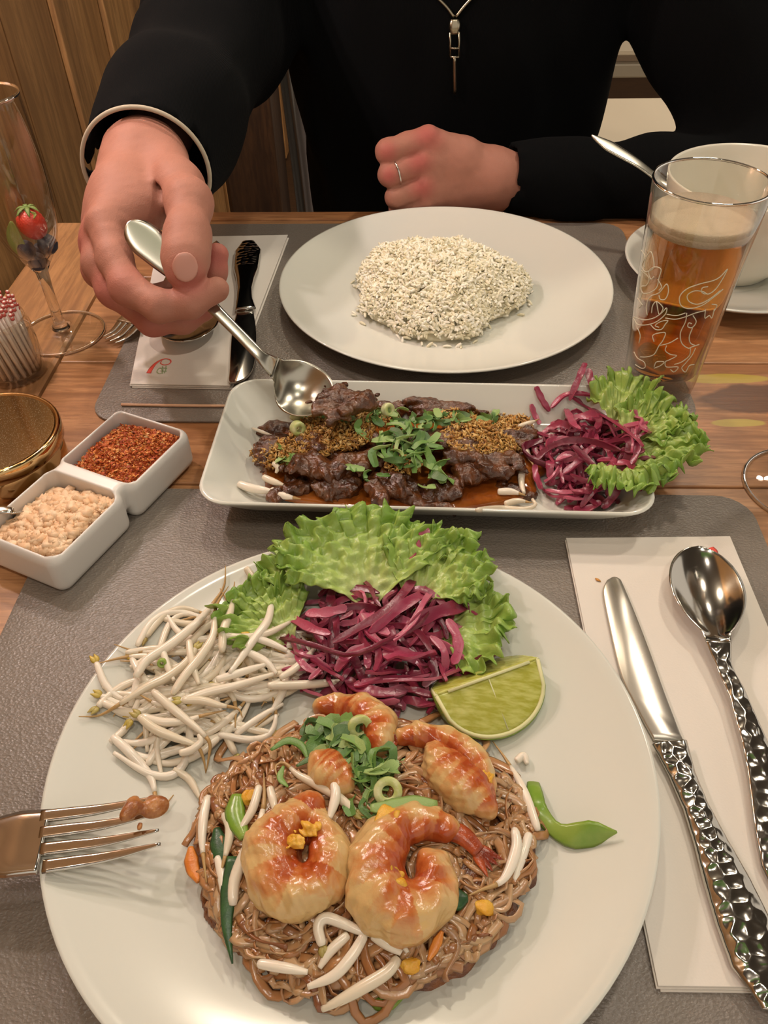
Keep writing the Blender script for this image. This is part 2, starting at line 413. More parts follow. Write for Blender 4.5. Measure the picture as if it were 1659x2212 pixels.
# ================================================================ the table
TZ = -.75
t = thing('dining_table', 'rustic wooden plank table carrying all the plates and glasses', 'table', loc=(.12, .38, TZ))
ys = [-.13, .02, .125, .255, .395, .54, .68, .800]
for a, b in zip(ys[:-1], ys[1:]):
    slab_obj('plank', (.175, (a+b)/2, -.02), (.918, b-a-.0012, .04), MAT['table'].m, t, b=.0012)
slab_obj('end_board', (-.329, .335, -.02), (.086, .93, .04), MAT['table_end'].m, t, b=.004)
slab_obj('edge_board', (.175, .8115, -.02), (.918, .021, .041), MAT['table'].m, t, b=.003)
for sx in (-.30, .58):
    for sy in (-.07, .75): slab_obj('leg', (sx, sy, -.395), (.07, .07, .71), MAT['darkwood'].m, t, b=.004)
t2 = obj('placemat', extrude(rrect(.45, .327, .022, 6, (-.0051, .2236), math.radians(-.5)), 0, .0022, .0008), MAT['mat'].m, label='grey leather-look placemat under the front noodle plate', cat='placemat', group='grey placemats')
t3 = obj('placemat', extrude(rrect(.45, .327, .022, 6, (-.0127, .6247), 0), 0, .0022, .0008), MAT['mat'].m, label='grey leather-look placemat under the rice plate', cat='placemat', group='grey placemats')
for o in (t2, t3): flat_sharp(o)
MZ = .0022

# ================================================================ round plates
def plate(c, r, label, h=.020, z0=MZ):
    s = r/.14
    prof = [(0, .0032), (.052, .0032), (.082, .0042), (.104, .0078), (.122, .0132), (.134, .0178), (.1385, .0200), (.1400, .0199), (.1402, .0190),
            (.1340, .0145), (.118, .0085), (.096, .0040), (.072, .0018), (.070, .0), (.066, .0), (.064, .0012), (0, .0012)]
    P = [(a*s, b*h/.02) for a, b in prof]
    o = obj('dinner_plate', lathe(P, 128, (c[0], c[1], z0)), MAT['porcelain'].m, label=label, cat='plate', group='round white dinner plates')
    inner = sorted(P[:8])
    xs = [p[0] for p in inner]; zs = [p[1]+z0 for p in inner]
    return o, (lambda x, y: float(np.interp(math.hypot(x-c[0], y-c[1]), xs, zs)))
FP = (-.0259, .1848); RP = (.0303, .6384)
_, HF = plate(FP, .1400, 'round white plate holding the shrimp noodles and salad')
_, HR = plate(RP, .1435, 'round white plate holding the mound of rice')

# ================================================================ rectangular platter
def loft_rings(rings, c, rz):
    V = []; n = None
    for w, d, r, z in rings:
        P = rrect(w, d, r, 8, c, rz); n = len(P); V.append(np.column_stack([P, np.full(n, z)]))
    V = np.concatenate(V); F = []
    for i in range(len(rings)-1):
        for j in range(n): k = (j+1) % n; F.append((i*n+j, i*n+k, (i+1)*n+k, (i+1)*n+j))
    F.append(tuple(range(n-1, -1, -1))); F.append(tuple((len(rings)-1)*n+j for j in range(n)))
    return V, F
PC = (.0110, .4085); PRZ = math.radians(-1.6); PW, PD = .280, .130
pr = [(.20, .062, .012, .0045), (.225, .082, .018, .0050), (.240, .094, .022, .0080), (.262, .112, .022, .0195), (.2735, .1235, .020, .0265), (.2775, .1275, .020, .0288), (.2800, .1300, .020, .0285), (.2802, .1302, .020, .0270),
      (.270, .120, .022, .0200), (.250, .100, .02, .0085), (.232, .084, .02, .0022), (.228, .080, .02, .0), (.216, .070, .016, .0), (.214, .068, .015, .0015)]
K = spread([(a, b, c_, d) for a, b, c_, d in pr], 3)[::-1]
obj('serving_platter', loft_rings(K, PC, PRZ), MAT['porcelain'].m, label='rectangular white platter with beef in sauce and salad', cat='platter')

# ================================================================ condiment dish (two joined wells)
DA = np.array([-.1745, .4300]); DB = np.array([-.2290, .3070]); dax = (DA-DB)/np.linalg.norm(DA-DB); DANG = math.atan2(dax[1], dax[0]); DC = (DA+DB)/2
def dish():
    h = .0009; s = SDF((-.275, .275, 0), (-.125, .462, .034), h); s.d += 0
    L = .0352; q = lambda off, half, r, z: s.rbox((DC[0]+dax[0]*off, DC[1]+dax[1]*off, z), half, r, DANG)
    o = smin(q(.0345, (.0325, .031, .0155), .0075, .0155), q(-.0345, (.0325, .031, .0155), .0075, .0155), .004)
    o = smin(o, q(0, (.02, .026, .010), .004, .021), .003)
    ins = np.minimum(q(.0340, (.0292, .0280, .0250), .0070, .0305), q(-.0340, (.0292, .0280, .0250), .0070, .0305))
    s.d = o; s.sub(ins, .0016); return s.out()
obj('condiment_dish', dish(), MAT['white_plastic'].m, label='white dish with two joined wells of chilli and chopped peanuts', cat='dish')

# ================================================================ napkins
def napkin(poly, label, layers=3, th=.0011, z0=MZ, fan=(0.0006, 0.0007)):
    t = thing('paper_napkin', label, 'napkin', 'folded white paper napkins', loc=(float(np.mean(poly[:, 0])), float(np.mean(poly[:, 1])), z0))
    for i in range(layers):
        P = poly+np.array(fan)*(layers-1-i)*np.array([(-1)**i, -1.0])
        V, F = extrude(P, z0+i*th, z0+(i+1)*th-.00012, .0003); obj('paper_layer', (V, F), MAT['paper'].m, t, smooth=False)
    return t, z0+layers*th
def densify(P, n=8):
    P = np.asarray(P, float); return np.concatenate([P[i]+(P[(i+1) % len(P)]-P[i])*np.linspace(0, 1, n, endpoint=False)[:, None] for i in range(len(P))])
npf = densify([U(1222, 1165, .004)[:2], U(1420, 2132, .004)[:2], (.2035, .0975), (.1985, .345)])
nap1, NZ = napkin(npf, 'folded white paper napkin under the hammered knife and spoon')
npb = densify([U(282, 832, .004)[:2], U(498, 836, .004)[:2], U(622, 510, .004)[:2], U(345, 515, .004)[:2]])
nap2, _ = napkin(npb, 'folded white paper napkin with red and green print beside the rice plate')
def print_stroke(px, wpx, mat, parent, z, n=6, name='printed_mark'):
    P = catmull(np.array([U(a, b, z) for a, b in px]), n); w = np.interp(np.linspace(0, 1, len(P)), np.linspace(0, 1, len(wpx)), wpx)*.00032
    V, F = tube(P, w, 6, r2=np.full(len(P), .00008)); return obj(name, (V, F), mat, parent)
print_stroke([(321, 806), (326, 797), (334, 787), (345, 779), (357, 775), (367, 777), (369, 782), (363, 787), (353, 788), (347, 784), (350, 779)], [6, 5.5, 4, 2.5, 1.7, 1.6, 1.6, 1.6, 1.5, 1.4, 1], MAT['ink_red'].m, nap2, NZ+.0001)
for st in ([(341, 798), (339, 803), (344, 807), (350, 805), (351, 799), (346, 795), (341, 798)], [(351, 791), (352, 798), (351, 807)], [(344, 795), (352, 795), (361, 796)], [(359, 790), (358, 799), (355, 806)], [(347, 801), (360, 802)]):
    print_stroke(st, [1.3, 1.3], MAT['ink_green'].m, nap2, NZ+.0001)
print_stroke([(1534, 1183), (1540, 1190), (1543, 1198), (1543, 1204)], [7, 9, 7, 5], MAT['ink_red'].m, nap1, NZ+.0001)
obj('food_speck', tube([U(1286, 1249, NZ+.0004), U(1291, 1252, NZ+.0006), U(1298, 1256, NZ+.0004)], [.0004, .0011, .0003], 6, .4), M('orange_sauce', 'c98a35', .4).m, label='small orange food speck near the napkin top edge', cat='crumb')

# ================================================================ cutlery
def loft(P, hw, th, dish=0.0, across=12, up=(0, 0, 1), ham=None, seed=1, power=6):
    P = np.asarray(P, float); n = len(P); f = lambda v: np.interp(np.linspace(0, 1, n), np.linspace(0, 1, len(v)), v) if np.ndim(v) else np.full(n, float(v))
    hw, th, dish = f(hw), f(th), f(dish); T = np.gradient(P, axis=0); T /= np.linalg.norm(T, axis=1)[:, None]
    up = np.asarray(up, float); Lt = np.cross(T, up); Lt /= np.linalg.norm(Lt, axis=1)[:, None]; N = np.cross(Lt, T)
    u = np.linspace(-1, 1, across+1); V = []
    s = np.r_[0, np.cumsum(np.linalg.norm(np.diff(P, axis=0), axis=1))]
    if ham is not None:
        g = np.random.default_rng(seed); pts = np.column_stack([g.uniform(0, s[-1], 900), g.uniform(-.014, .014, 900)]); keep = []
        for q in pts:
            if all((q[0]-k[0])**2+(q[1]-k[1])**2 > .0045**2 for k in keep): keep.append(q)
        keep = np.array(keep)
    for i in range(n):
        z = -dish[i]*(1-u**2)+(th[i]*.5*np.sqrt(np.clip(1-np.abs(u)**power, 0, 1)))
        if ham is not None and ham[0] <= i/n <= ham[1]:
            d = np.sqrt(((keep[None]-np.column_stack([np.full(len(u), s[i]), u*hw[i]])[:, None])**2).sum(2)); d.sort(axis=1)
            z = z-.00060*np.clip(1-(d[:, 0]/np.maximum(d[:, 0]*.5+d[:, 1]*.5, 1e-6))**2, 0, 1)*(1-u**6)
        zb = -dish[i]*(1-u**2)-(th[i]*.5*np.sqrt(np.clip(1-np.abs(u)**power, 0, 1)))
        V.append(P[i]+np.outer(u*hw[i], Lt[i])+np.outer(z, N[i])); V.append((P[i]+np.outer(u*hw[i], Lt[i])+np.outer(zb, N[i]))[::-1][1:-1])
    m = 2*len(u)-2; V = np.concatenate(V); F = []
    for i in range(n-1):
        for j in range(m): k = (j+1) % m; F.append((i*m+j, (i+1)*m+j, (i+1)*m+k, i*m+k))
    F.append(tuple(range(m))); F.append(tuple((n-1)*m+j for j in range(m-1, -1, -1)))
    return V, F
def resample(P, n):
    P = catmull(P, 10); s = np.r_[0, np.cumsum(np.linalg.norm(np.diff(P, axis=0), axis=1))]; t = np.linspace(0, s[-1], n)
    return np.column_stack([np.interp(t, s, P[:, i]) for i in range(3)])
MAT['blade'] = M('satin_steel_blade', 'b8b2a8', .27, 1.0)
# front knife
kn = thing('table_knife', 'steel table knife with hammered handle lying on the front napkin', 'knife', 'hammered cutlery', loc=tuple(U(1446, 1603, NZ)))
L_ = [(1304, 1266), (1303, 1285), (1314, 1344), (1340, 1455), (1374, 1528), (1413, 1600)]; R_ = [(1478, 1605), (1437, 1499), (1404, 1407), (1370, 1319), (1346, 1262), (1338, 1250), (1325, 1246), (1311, 1253)]
bl = catmull([U(a, b, NZ+.002)[:2] for a, b in L_], 5); br = catmull([U(a, b, NZ+.002)[:2] for a, b in R_], 5)
flat_sharp(obj('blade', extrude(np.vstack([bl, br]), NZ+.0004, NZ+.0026, .0009), MAT['blade'].m, kn, smooth=False), 25)
cs = [(1446, 1603), (1481, 1690), (1525, 1794), (1573, 1911), (1617, 2022), (1651, 2112), (1664, 2160), (1668, 2184)]
obj('handle', loft(resample([U(a, b, NZ+.0042) for a, b in cs], 190), [.0088, .0066, .0062, .0078, .0102, .0116, .0116, .004], [.0032, .005, .006, .007, .008, .008, .007, .003], 0, 26, ham=(.0, .97), power=3), MAT['steel'].m, kn)
# front spoon
def spoon(name, label, P, hw, dish, th=.0016, hammered=False, bowl=.34, mat='steel', up=(0, 0, 1), n=170, group=None, loc=None):
    P = resample(P, n); t = thing(name, label, 'spoon', group, loc=tuple(P[0]) if loc is None else loc)
    nb = int(n*bowl); f = lambda v: np.interp(np.linspace(0, 1, n), np.linspace(0, 1, len(v)), v)
    H, D_ = f(hw), f(dish); s = np.arange(nb)/nb
    tb = np.linspace(0, 1, nb); wmax = max(hw); shp = np.sqrt(np.clip(1-((tb-.46)/.46)**2, 0, 1)); shp = np.where(tb > .46, np.cos((tb-.46)/.54*pi/2)**.62, shp)
    H[:nb] = np.maximum(wmax*shp, .0009); D_[:nb] = max(dish)*np.sin(np.clip(tb, 0, 1)*pi)**.7
    te = np.clip((np.linspace(0, 1, n)-.88)/.12, 0, 1); H *= np.sqrt(np.clip(1-te**2.2, .02, 1))
    k = 12; H[nb-4:nb+k] = np.linspace(H[nb-5], H[nb+k], k+4)
    obj('bowl', loft(P[:nb+2], H[:nb+2], th, D_[:nb+2], 26, up, power=10), MAT[mat].m, t)
    obj('handle', loft(P[nb:], H[nb:], [th*1.3, th*1.8, th*1.5, th*1.3], 0, 22 if hammered else 10, up, ham=(0.02, .98) if hammered else None, seed=3, power=3), MAT[mat].m, t)
    return t
hp = [U(1510, 1181, NZ+.0115), U(1539, 1319, NZ+.0125), U(1562, 1430, NZ+.0095), U(1590, 1492, NZ+.0088), U(1612, 1552, NZ+.0085), U(1631, 1605, NZ+.008), U(1648, 1663, NZ+.0068), U(1662, 1722, NZ+.006), U(1695, 1880, NZ+.005), U(1712, 1990, NZ+.004)]
spoon('table_spoon', 'steel spoon with hammered handle lying right of the front knife', hp, [.0205, .0205, .0205, .0048, .0042, .0048, .0062, .0080, .0095, .0095, .004], [.0085, 0], hammered=True, bowl=.33, group='hammered cutlery')
# far knife and spoon on the far napkin
kn = thing('table_knife', 'steel table knife lying dark on the far napkin beside the rice plate', 'knife', 'hammered cutlery', loc=tuple(U(527, 660, NZ)))
L_ = [(512, 672), (501, 720), (497, 770), (496, 800), (494, 822), (500, 827)]; R_ = [(510, 827), (530, 818), (545, 800), (552, 770), (554, 720), (548, 672)]
flat_sharp(obj('blade', extrude(np.vstack([catmull([U(a, b, NZ+.002)[:2] for a, b in L_], 4), catmull([U(a, b, NZ+.002)[:2] for a, b in R_], 4)]), NZ+.0004, NZ+.0028, .0009), MAT['steel'].m, kn), 25)
obj('handle', loft(resample([U(a, b, NZ+.0042) for a, b in ((530, 668), (528, 640), (530, 600), (533, 565), (536, 540), (536, 522))], 110), [.0092, .0072, .0068, .0085, .0115, .012, .0125, .006], [.004, .006, .007, .006, .003], 0, 20, ham=(0.6, .97), power=3), MAT['steel'].m, kn)
spoon('table_spoon', 'steel spoon lying dark on the far napkin under the hand', [U(395, 738, NZ+.010), U(402, 705, NZ+.010), U(418, 660, NZ+.009), U(430, 620, NZ+.008), U(445, 580, NZ+.006), U(462, 545, NZ+.004), U(468, 522, NZ+.003)], [.026, .026, .0045, .0045, .006, .0085, .011, .012, .005], [.007, 0], bowl=.36, group='hammered cutlery')
# forks
def fork(label, tips, roots, neck, end, zt, zr, zn, ze, hwpx, root_hw, group, loc):
    t = thing('table_fork', label, 'fork', group, loc=loc)
    tp = [U(*a, z) for a, z in zip(tips, zt)]; rt = [U(*a, zr) for a in roots]
    for a, b in zip(tp, rt):
        m = (a+b)/2; m[2] -= .0022; P = resample([b, m, a], 24)
        obj('tine', loft(P, [.0031, .0030, .0025, .0018, .0007], [.002, .002, .0016, .0012, .0006], 0, 8, power=5), MAT['steel'].m, t)
    c0 = (rt[0]+rt[-1])/2; half = np.linalg.norm(rt[0]-rt[-1])/2+.0028; d = (c0-U(*neck, zn)); d /= np.linalg.norm(d)
    P = resample([c0+d*.001, c0-d*.012+np.array([0, 0, .0012]), c0-d*.024+np.array([0, 0, .001]), U(*neck, zn), *[U(*e, z) for e, z in zip(end, ze)]], 90)
    obj('handle', loft(P, [half, half*1.02, half*.88, root_hw*1.6, root_hw, root_hw, root_hw*1.1, root_hw*1.5, root_hw*2, root_hw*2.2, root_hw], [.0022, .0022, .003, .004, .004, .003], [.0006, .0, .0], 12, power=4), MAT['steel'].m, t)
    return t
fork('steel fork resting on the front plate rim with noodles on its tines', [(340, 1722), (341, 1756), (343, 1793), (347, 1823)], [(88, 1764), (86, 1799), (88, 1835), (92, 1872)], (-75, 1838), [(-220, 1860), (-420, 1900), (-520, 1915)], (.0275, .0275, .0275, .0275), .0250, .022, (.016, .0085, .0065), None, .0042, 'hammered cutlery', tuple(U(0, 1840, .02)))
fork('steel fork lying dark on the table beside the far napkin', [(222, 727), (227, 732), (236, 737), (247, 741)], [(262, 690), (272, 694), (284, 699), (298, 704)], (330, 655), [(355, 620), (385, 580), (400, 560)], (.004, .004, .004, .004), .0125, .012, (.009, .007, .006), None, .0040, 'hammered cutlery', tuple(U(300, 690, 0)))
# thin wooden stick on the far mat
obj('wooden_stick', tube(resample([U(262, 874, .0036), U(380, 876, .0036), U(487, 877, .0036)], 12), .0011, 10), M('pale_bamboo', 'd2a684', .6).m, label='thin pale wooden stick lying across the far placemat edge', cat='stick')
# serving spoon held by the hand, dipping into the platter
SP0, SP1 = UD(277, 480, .585), U(592, 797, .058)
sp = [U(700, 882, .0375), U(648, 838, .0415), U(610, 806, .050), SP1*.93+SP0*.07, SP1*.75+SP0*.25, SP1*.5+SP0*.5, SP1*.25+SP0*.75, SP1*.1+SP0*.9, SP0]
spoon('serving_spoon', 'steel serving spoon held over the platter scooping beef', sp, [.0205, .0205, .0045, .0040, .0040, .0040, .0042, .0050, .0068, .0098, .0122, .0128], [.0085, 0], mat='steel_brush', bowl=.27, up=tuple(-ray(500, 700)*.6+np.array([0, 0, .5])), loc=tuple(U(640, 850, .03)))

# ================================================================ glassware
bx, by = .1900, .5085
def ring_xy(c, r, tr, n=72):
    t_ = np.linspace(0, 2*pi, n+1); return tube(np.column_stack([c[0]+r*np.cos(t_), c[1]+r*np.sin(t_), np.full(n+1, c[2])]), tr, 8, caps=False)
def beer():
    t = thing('beer_glass', 'tall straight glass of lager with white etched lion beside the rice plate', 'glass', loc=(bx, by, MZ))
    H = .156; R = lambda z: .0258+.0112*z/H
    prof = [(0, 0), (.0232, 0), (.0254, .002), (R(.01), .010), (R(.05), .05), (R(.10), .10), (R(H)-.0002, H-.0008), (R(H)-.0009, H), (R(H)-.0017, H-.0006), (R(.10)-.0018, .10), (R(.05)-.002, .05), (R(.018)-.0024, .018), (.018, .0135), (0, .0125)]
    obj('rim', ring_xy((bx, by, MZ+H-.0008), R(H)-.0008, .0009), MAT['solidglass'].m, t)
    obj('tumbler', lathe(prof, 96, (bx, by, MZ)), MAT['glass'].m, t)
    lz = .1345; g = .00185
    b = M('lager', 'f2b04a', .0, trans=1.0, ior=1.12)
    vol = b.n('ShaderNodeVolumeAbsorption'); vol.inputs['Color'].default_value = lin('f8d23e'); vol.inputs['Density'].default_value = 52
    b.set('Base Color', lin('ffffff')); b.link(vol.outputs[0], b.t.nodes['Material Output'].inputs['Volume'])
    prof = [(0, .0132), (.017, .0142), (R(.0195)-.0026, .0195), (R(.05)-.0021, .05), (R(.10)-g-.0001, .10), (R(lz-.009)-g-.0001, lz-.009), (0, lz-.009)]
    obj('lager', lathe(prof, 96, (bx, by, MZ)), b.m, t)
    f = M('beer_foam', 'bfae96', .6); f.bump(f.vor(900), .4, .0005)
    prof = [(0, lz-.0088), (R(lz)-g-.0002, lz-.0088), (R(lz)-g-.0002, lz-.001), (R(lz)-g-.0012, lz), (R(lz)-.008, lz-.0022), (.012, lz-.004), (0, lz-.0045)]
    obj('foam', lathe(prof, 96, (bx, by, MZ)), f.m, t)
    # lion outline printed on the glass front: strokes projected on the real conical wall
    def wall(px, py):
        d = ray(px, py); d = d/np.linalg.norm(d); o = CC; best = None
        for s in np.linspace(.35, .75, 1600):
            p = o+d*s
            if math.hypot(p[0]-bx, p[1]-by) <= R(p[2]-MZ)+.00015: best = p; break
        return best
    q = lambda L: [(1250+a*.2713, 280+b_*.2713) for a, b_ in L]
    strokes = [[(500, 960), (530, 1010), (505, 1080), (530, 1130), (590, 1110), (600, 1060), (575, 970), (530, 1040), (525, 1100)],
               [(500, 1120), (560, 1180), (540, 1240), (500, 1250), (510, 1300), (560, 1300), (620, 1260), (640, 1180), (655, 1110), (600, 1095), (560, 1130), (575, 1190), (600, 1170)],
               [(630, 1190), (660, 1250), (640, 1280)], [(545, 1480), (540, 1400), (570, 1330), (640, 1300), (700, 1230), (715, 1290), (690, 1350), (650, 1350), (640, 1320)],
               [(580, 1460), (590, 1400), (620, 1370), (660, 1400), (670, 1430), (640, 1470), (620, 1370)],
               [(440, 1490), (520, 1515), (600, 1500), (660, 1460), (700, 1420), (690, 1470), (620, 1530), (540, 1555), (470, 1550), (440, 1500)],
               [(470, 1340), (500, 1390), (480, 1420)], [(510, 1290), (490, 1360), (510, 1400)],
               [(570, 1550), (610, 1590), (660, 1590), (690, 1550), (710, 1520), (650, 1530), (610, 1560), (640, 1575)],
               [(470, 1580), (490, 1640), (480, 1700)], [(600, 1690), (590, 1640), (640, 1620), (690, 1620), (670, 1680), (640, 1720), (600, 1790), (540, 1810), (490, 1810)],
               [(700, 1470), (780, 1480), (850, 1460)], [(690, 1500), (770, 1510), (850, 1490), (930, 1460), (1010, 1440)],
               [(1185, 1110), (1100, 1190), (960, 1230), (860, 1270), (805, 1330), (815, 1400), (880, 1425), (980, 1400), (1080, 1330), (1150, 1270)],
               [(1130, 1280), (1040, 1350), (950, 1390), (880, 1370), (865, 1320), (920, 1285), (990, 1290), (1030, 1310), (1090, 1270), (1150, 1180), (1185, 1110)],
               [(1030, 1250), (985, 1260), (980, 1295), (1010, 1310)],
               [(860, 1460), (850, 1530), (810, 1620), (820, 1700), (870, 1740), (900, 1730), (960, 1710)], [(910, 1480), (935, 1530), (905, 1575), (870, 1570), (875, 1540), (900, 1545)],
               [(905, 1580), (880, 1650), (890, 1700), (930, 1720)], [(1010, 1430), (1005, 1500), (1040, 1480), (1060, 1500), (1080, 1430)], [(1060, 1390), (1100, 1400), (1075, 1450)],
               [(440, 1770), (470, 1820), (520, 1850), (530, 1890), (500, 1900), (450, 1870)], [(640, 1720), (720, 1700), (790, 1660)], [(700, 1720), (690, 1760), (730, 1790), (780, 1800), (730, 1830), (690, 1850), (700, 1890), (790, 1890), (760, 1930), (730, 1910)],
               [(890, 1740), (880, 1800), (820, 1850), (760, 1870)], [(930, 1740), (900, 1800), (850, 1860), (820, 1900), (850, 1930), (880, 1880), (920, 1870)], [(600, 1890), (620, 1850), (680, 1850), (650, 1880), (600, 1900)]]
    Vs = []
    for s in strokes:
        pts = [wall(*p) for p in q(s)]; pts = [p for p in pts if p is not None]
        if len(pts) > 1: Vs.append(tube(catmull(pts, 5), .00038, 5))
    obj('etched_lion', merge(Vs), MAT['etch'].m, t)
beer()
# sparkling-wine flute with berries
fx, fy = -.2945, .5825
def flute():
    t = thing('champagne_flute', 'clear stemmed flute with berries in it beside the toothpick jar', 'glass', loc=(fx, fy, 0))
    prof = [(0, 0), (.0325, 0), (.0345, .0010), (.0320, .0022), (.015, .0042), (.0062, .0080), (.0045, .016), (.0042, .045), (.0052, .058), (.010, .066), (.0185, .080), (.0240, .100), (.0262, .125), (.0262, .150), (.0250, .186), (.0246, .1885),
            (.0240, .186), (.0252, .150), (.0252, .125), (.0229, .100), (.0173, .081), (.008, .069), (0, .066)]
    obj('glass_body', lathe(spread(prof, 2), 72, (fx, fy, 0)), MAT['glass'].m, t)
    obj('rim', ring_xy((fx, fy, .1880), .0246, .0007), MAT['solidglass'].m, t); obj('foot_edge', ring_xy((fx, fy, .0013), .0343, .0011), MAT['solidglass'].m, t)
    obj('stem', lathe([(0, .0055), (.0075, .006), (.0045, .0125), (.0040, .025), (.0042, .045), (.0052, .058), (.0085, .0640), (.0, .0655)], 32, (fx, fy, 0)), MAT['solidglass'].m, t)
flute()
def strawberry(c, r, tilt):
    V, F = [], []; n, m = 20, 24
    for i in range(n+1):
        a = i/n*pi; rr = r*math.sin(a)**.8*(1-.25*(i/n)); z = r*1.15*math.cos(a)
        for j in range(m):
            b = j/m*2*pi; d = 1-.05*(math.sin(7*a+3*b)**2); V.append((rr*d*math.cos(b), rr*d*math.sin(b), z))
    for i in range(n):
        for j in range(m): k = (j+1) % m; F.append((i*m+j, (i+1)*m+j, (i+1)*m+k, i*m+k))
    R = Matrix.Rotation(tilt, 3, 'X'); V = [tuple(R@Vector(v)+Vector(c)) for v in V]; return V, F
c0 = UY(70, 485, fy-.004)
mb = M('strawberry_red', 'd8483a', .35, sss=.1); mb.bump(mb.vor(600), .5, .0006)
s_ = obj('strawberry', strawberry(c0, .0118, .6), mb.m, label='red strawberry in the stemmed flute', cat='fruit')
lf = []
for i in range(6):
    a = i/6*2*pi; e = c0+np.array([math.cos(a)*.010, math.sin(a)*.010-.002, .0125]); lf.append(tube(resample([c0+np.array([0, 0, .0135]), (c0+np.array([0, 0, .0135])+e)/2+np.array([0, 0, .001]), e-np.array([0, 0, .002])], 6), [.0006, .0015, .002, .0018, .001, .0003], 6, .25))
obj('calyx', merge(lf), M('calyx_green', '6f8a45', .5).m, s_)
blu = M('blueberry', '2c3044', .55); 
for i, (a, b, dy, r, lab) in enumerate(((55, 540, -.006, .0075, 'dark blueberry under the strawberry at the left in the flute'), (103, 528, .0, .0078, 'dark blueberry under the strawberry at the right in the flute'), (80, 565, -.003, .0072, 'lowest dark blueberry at the bottom of the flute'), (88, 545, .009, .0072, 'dark blueberry behind the others in the flute'))):
    c = UY(a, b, fy+dy); prof = [(0, -r), (r*.5, -r*.87), (r*.87, -r*.5), (r, 0), (r*.87, r*.5), (r*.6, r*.8), (r*.42, r*.93), (r*.3, r*.8), (0, r*.74)]
    obj('blueberry', lathe(prof, 24, c), blu.m, label=lab, cat='fruit', group='blueberries in the flute')
def leafshape(P, w, n=16, across=6, curl=.3):
    P = resample(P, n); T = np.gradient(P, axis=0); T /= np.linalg.norm(T, axis=1)[:, None]; up = np.array([.2, -.7, .6]); L = np.cross(T, up); L /= np.linalg.norm(L, axis=1)[:, None]; N = np.cross(L, T)
    V, F = [], []
    for i in range(n):
        ww = w*math.sin(pi*(i+.3)/(n))**.7
        for j in range(across+1):
            u = j/across*2-1; V.append(P[i]+L[i]*u*ww+N[i]*abs(u)*ww*curl)
    for i in range(n-1):
        for j in range(across): a = i*(across+1)+j; F.append((a, a+1, a+across+2, a+across+1))
    return V, F
lm = M('mint_green', '8c9a50', .5)
for k_, (pts, w, lab) in enumerate((([(24, 478), (34, 520), (56, 558)], .0055, 'green herb leaf pressed along the flute wall'), ([(40, 455), (55, 470), (78, 462)], .004, 'small green herb leaf above the strawberry in the flute'))):
    o = obj('herb_leaf', leafshape([UY(a, b, fy-.010) for a, b in pts], w), lm.m, label=lab, cat='leaf'); m_ = o.modifiers.new('th', 'SOLIDIFY'); m_.thickness = .0004
# foot of a second stemmed glass at the right frame edge
t = thing('wine_glass', 'clear stemmed glass whose round foot stands right of the front placemat', 'glass', loc=(.2625, .3955, 0))
prof = [(0, 0), (.036, 0), (.0385, .0010), (.036, .0022), (.016, .004), (.0065, .008), (.0045, .018), (.0042, .060), (.006, .075), (.020, .090), (.034, .110), (.0385, .135), (.036, .165), (.0325, .190), (.0320, .1915), (.0315, .190), (.035, .165), (.0375, .135), (.033, .111), (.019, .0915), (0, .080)]
obj('glass_body', lathe(spread(prof, 2), 72, (.2625, .3955, 0)), MAT['glass'].m, t)
obj('foot_edge', ring_xy((.2625, .3955, .0013), .0383, .0010), MAT['solidglass'].m, t)
obj('rim', ring_xy((.2625, .3955, .1908), .0318, .0006), MAT['solidglass'].m, t)
obj('stem', lathe([(0, .0045), (.0080, .0055), (.0046, .014), (.0040, .035), (.0043, .062), (.0065, .077), (.0, .0795)], 32, (.2625, .3955, 0)), MAT['solidglass'].m, t)

# ================================================================ toothpick jar
tx, ty = -.3135, .5250
t = thing('toothpick_jar', 'small clear glass jar packed with wrapped toothpicks', 'jar', loc=(tx, ty, 0))
prof = [(0, 0), (.0215, 0), (.0235, .002), (.0235, .030), (.0228, .036), (.0235, .040), (.0228, .044), (.0210, .048), (.0212, .050), (.0200, .0495), (.0200, .047), (.0215, .043), (.0218, .036), (.0220, .030), (.0220, .006), (.018, .004), (0, .004)]
obj('glass_body', lathe(prof, 64, (tx, ty, 0)), MAT['glass'].m, t)
pw = M('white_pick_wrapper', 'dccdc0', .6); pr_ = M('red_wrapper_print', 'c05a50', .6)
k = 0; pm = None
for ring, cnt in ((0, 1), (.0055, 6), (.0105, 12), (.0155, 17), (.0188, 21)):
    for i in range(cnt):
        a = i/cnt*2*pi+ring*90; x0, y0 = tx+ring*.93*math.cos(a+.5), ty+ring*.93*math.sin(a+.5); x1, y1 = tx+ring*.96*math.cos(a), ty+ring*.96*math.sin(a); h = .061+.004*math.sin(k*2.1)
        A, B = np.array([x0, y0, .0046]), np.array([x1, y1, h]); V, F = tube(resample([A, (A+B)/2, B], 4), [.00125, .0014, .0014, .0010], 7)
        o = obj('toothpick', (V, F), pw.m, label='paper-wrapped toothpick standing in the small glass jar', cat='toothpick', group='wrapped toothpicks in the jar')
        for s0, s1 in ((.90, .94), (.965, .995)): obj('printed_band', tube([A+(B-A)*s0, A+(B-A)*s1], .00150, 7), pr_.m, o)
        k += 1
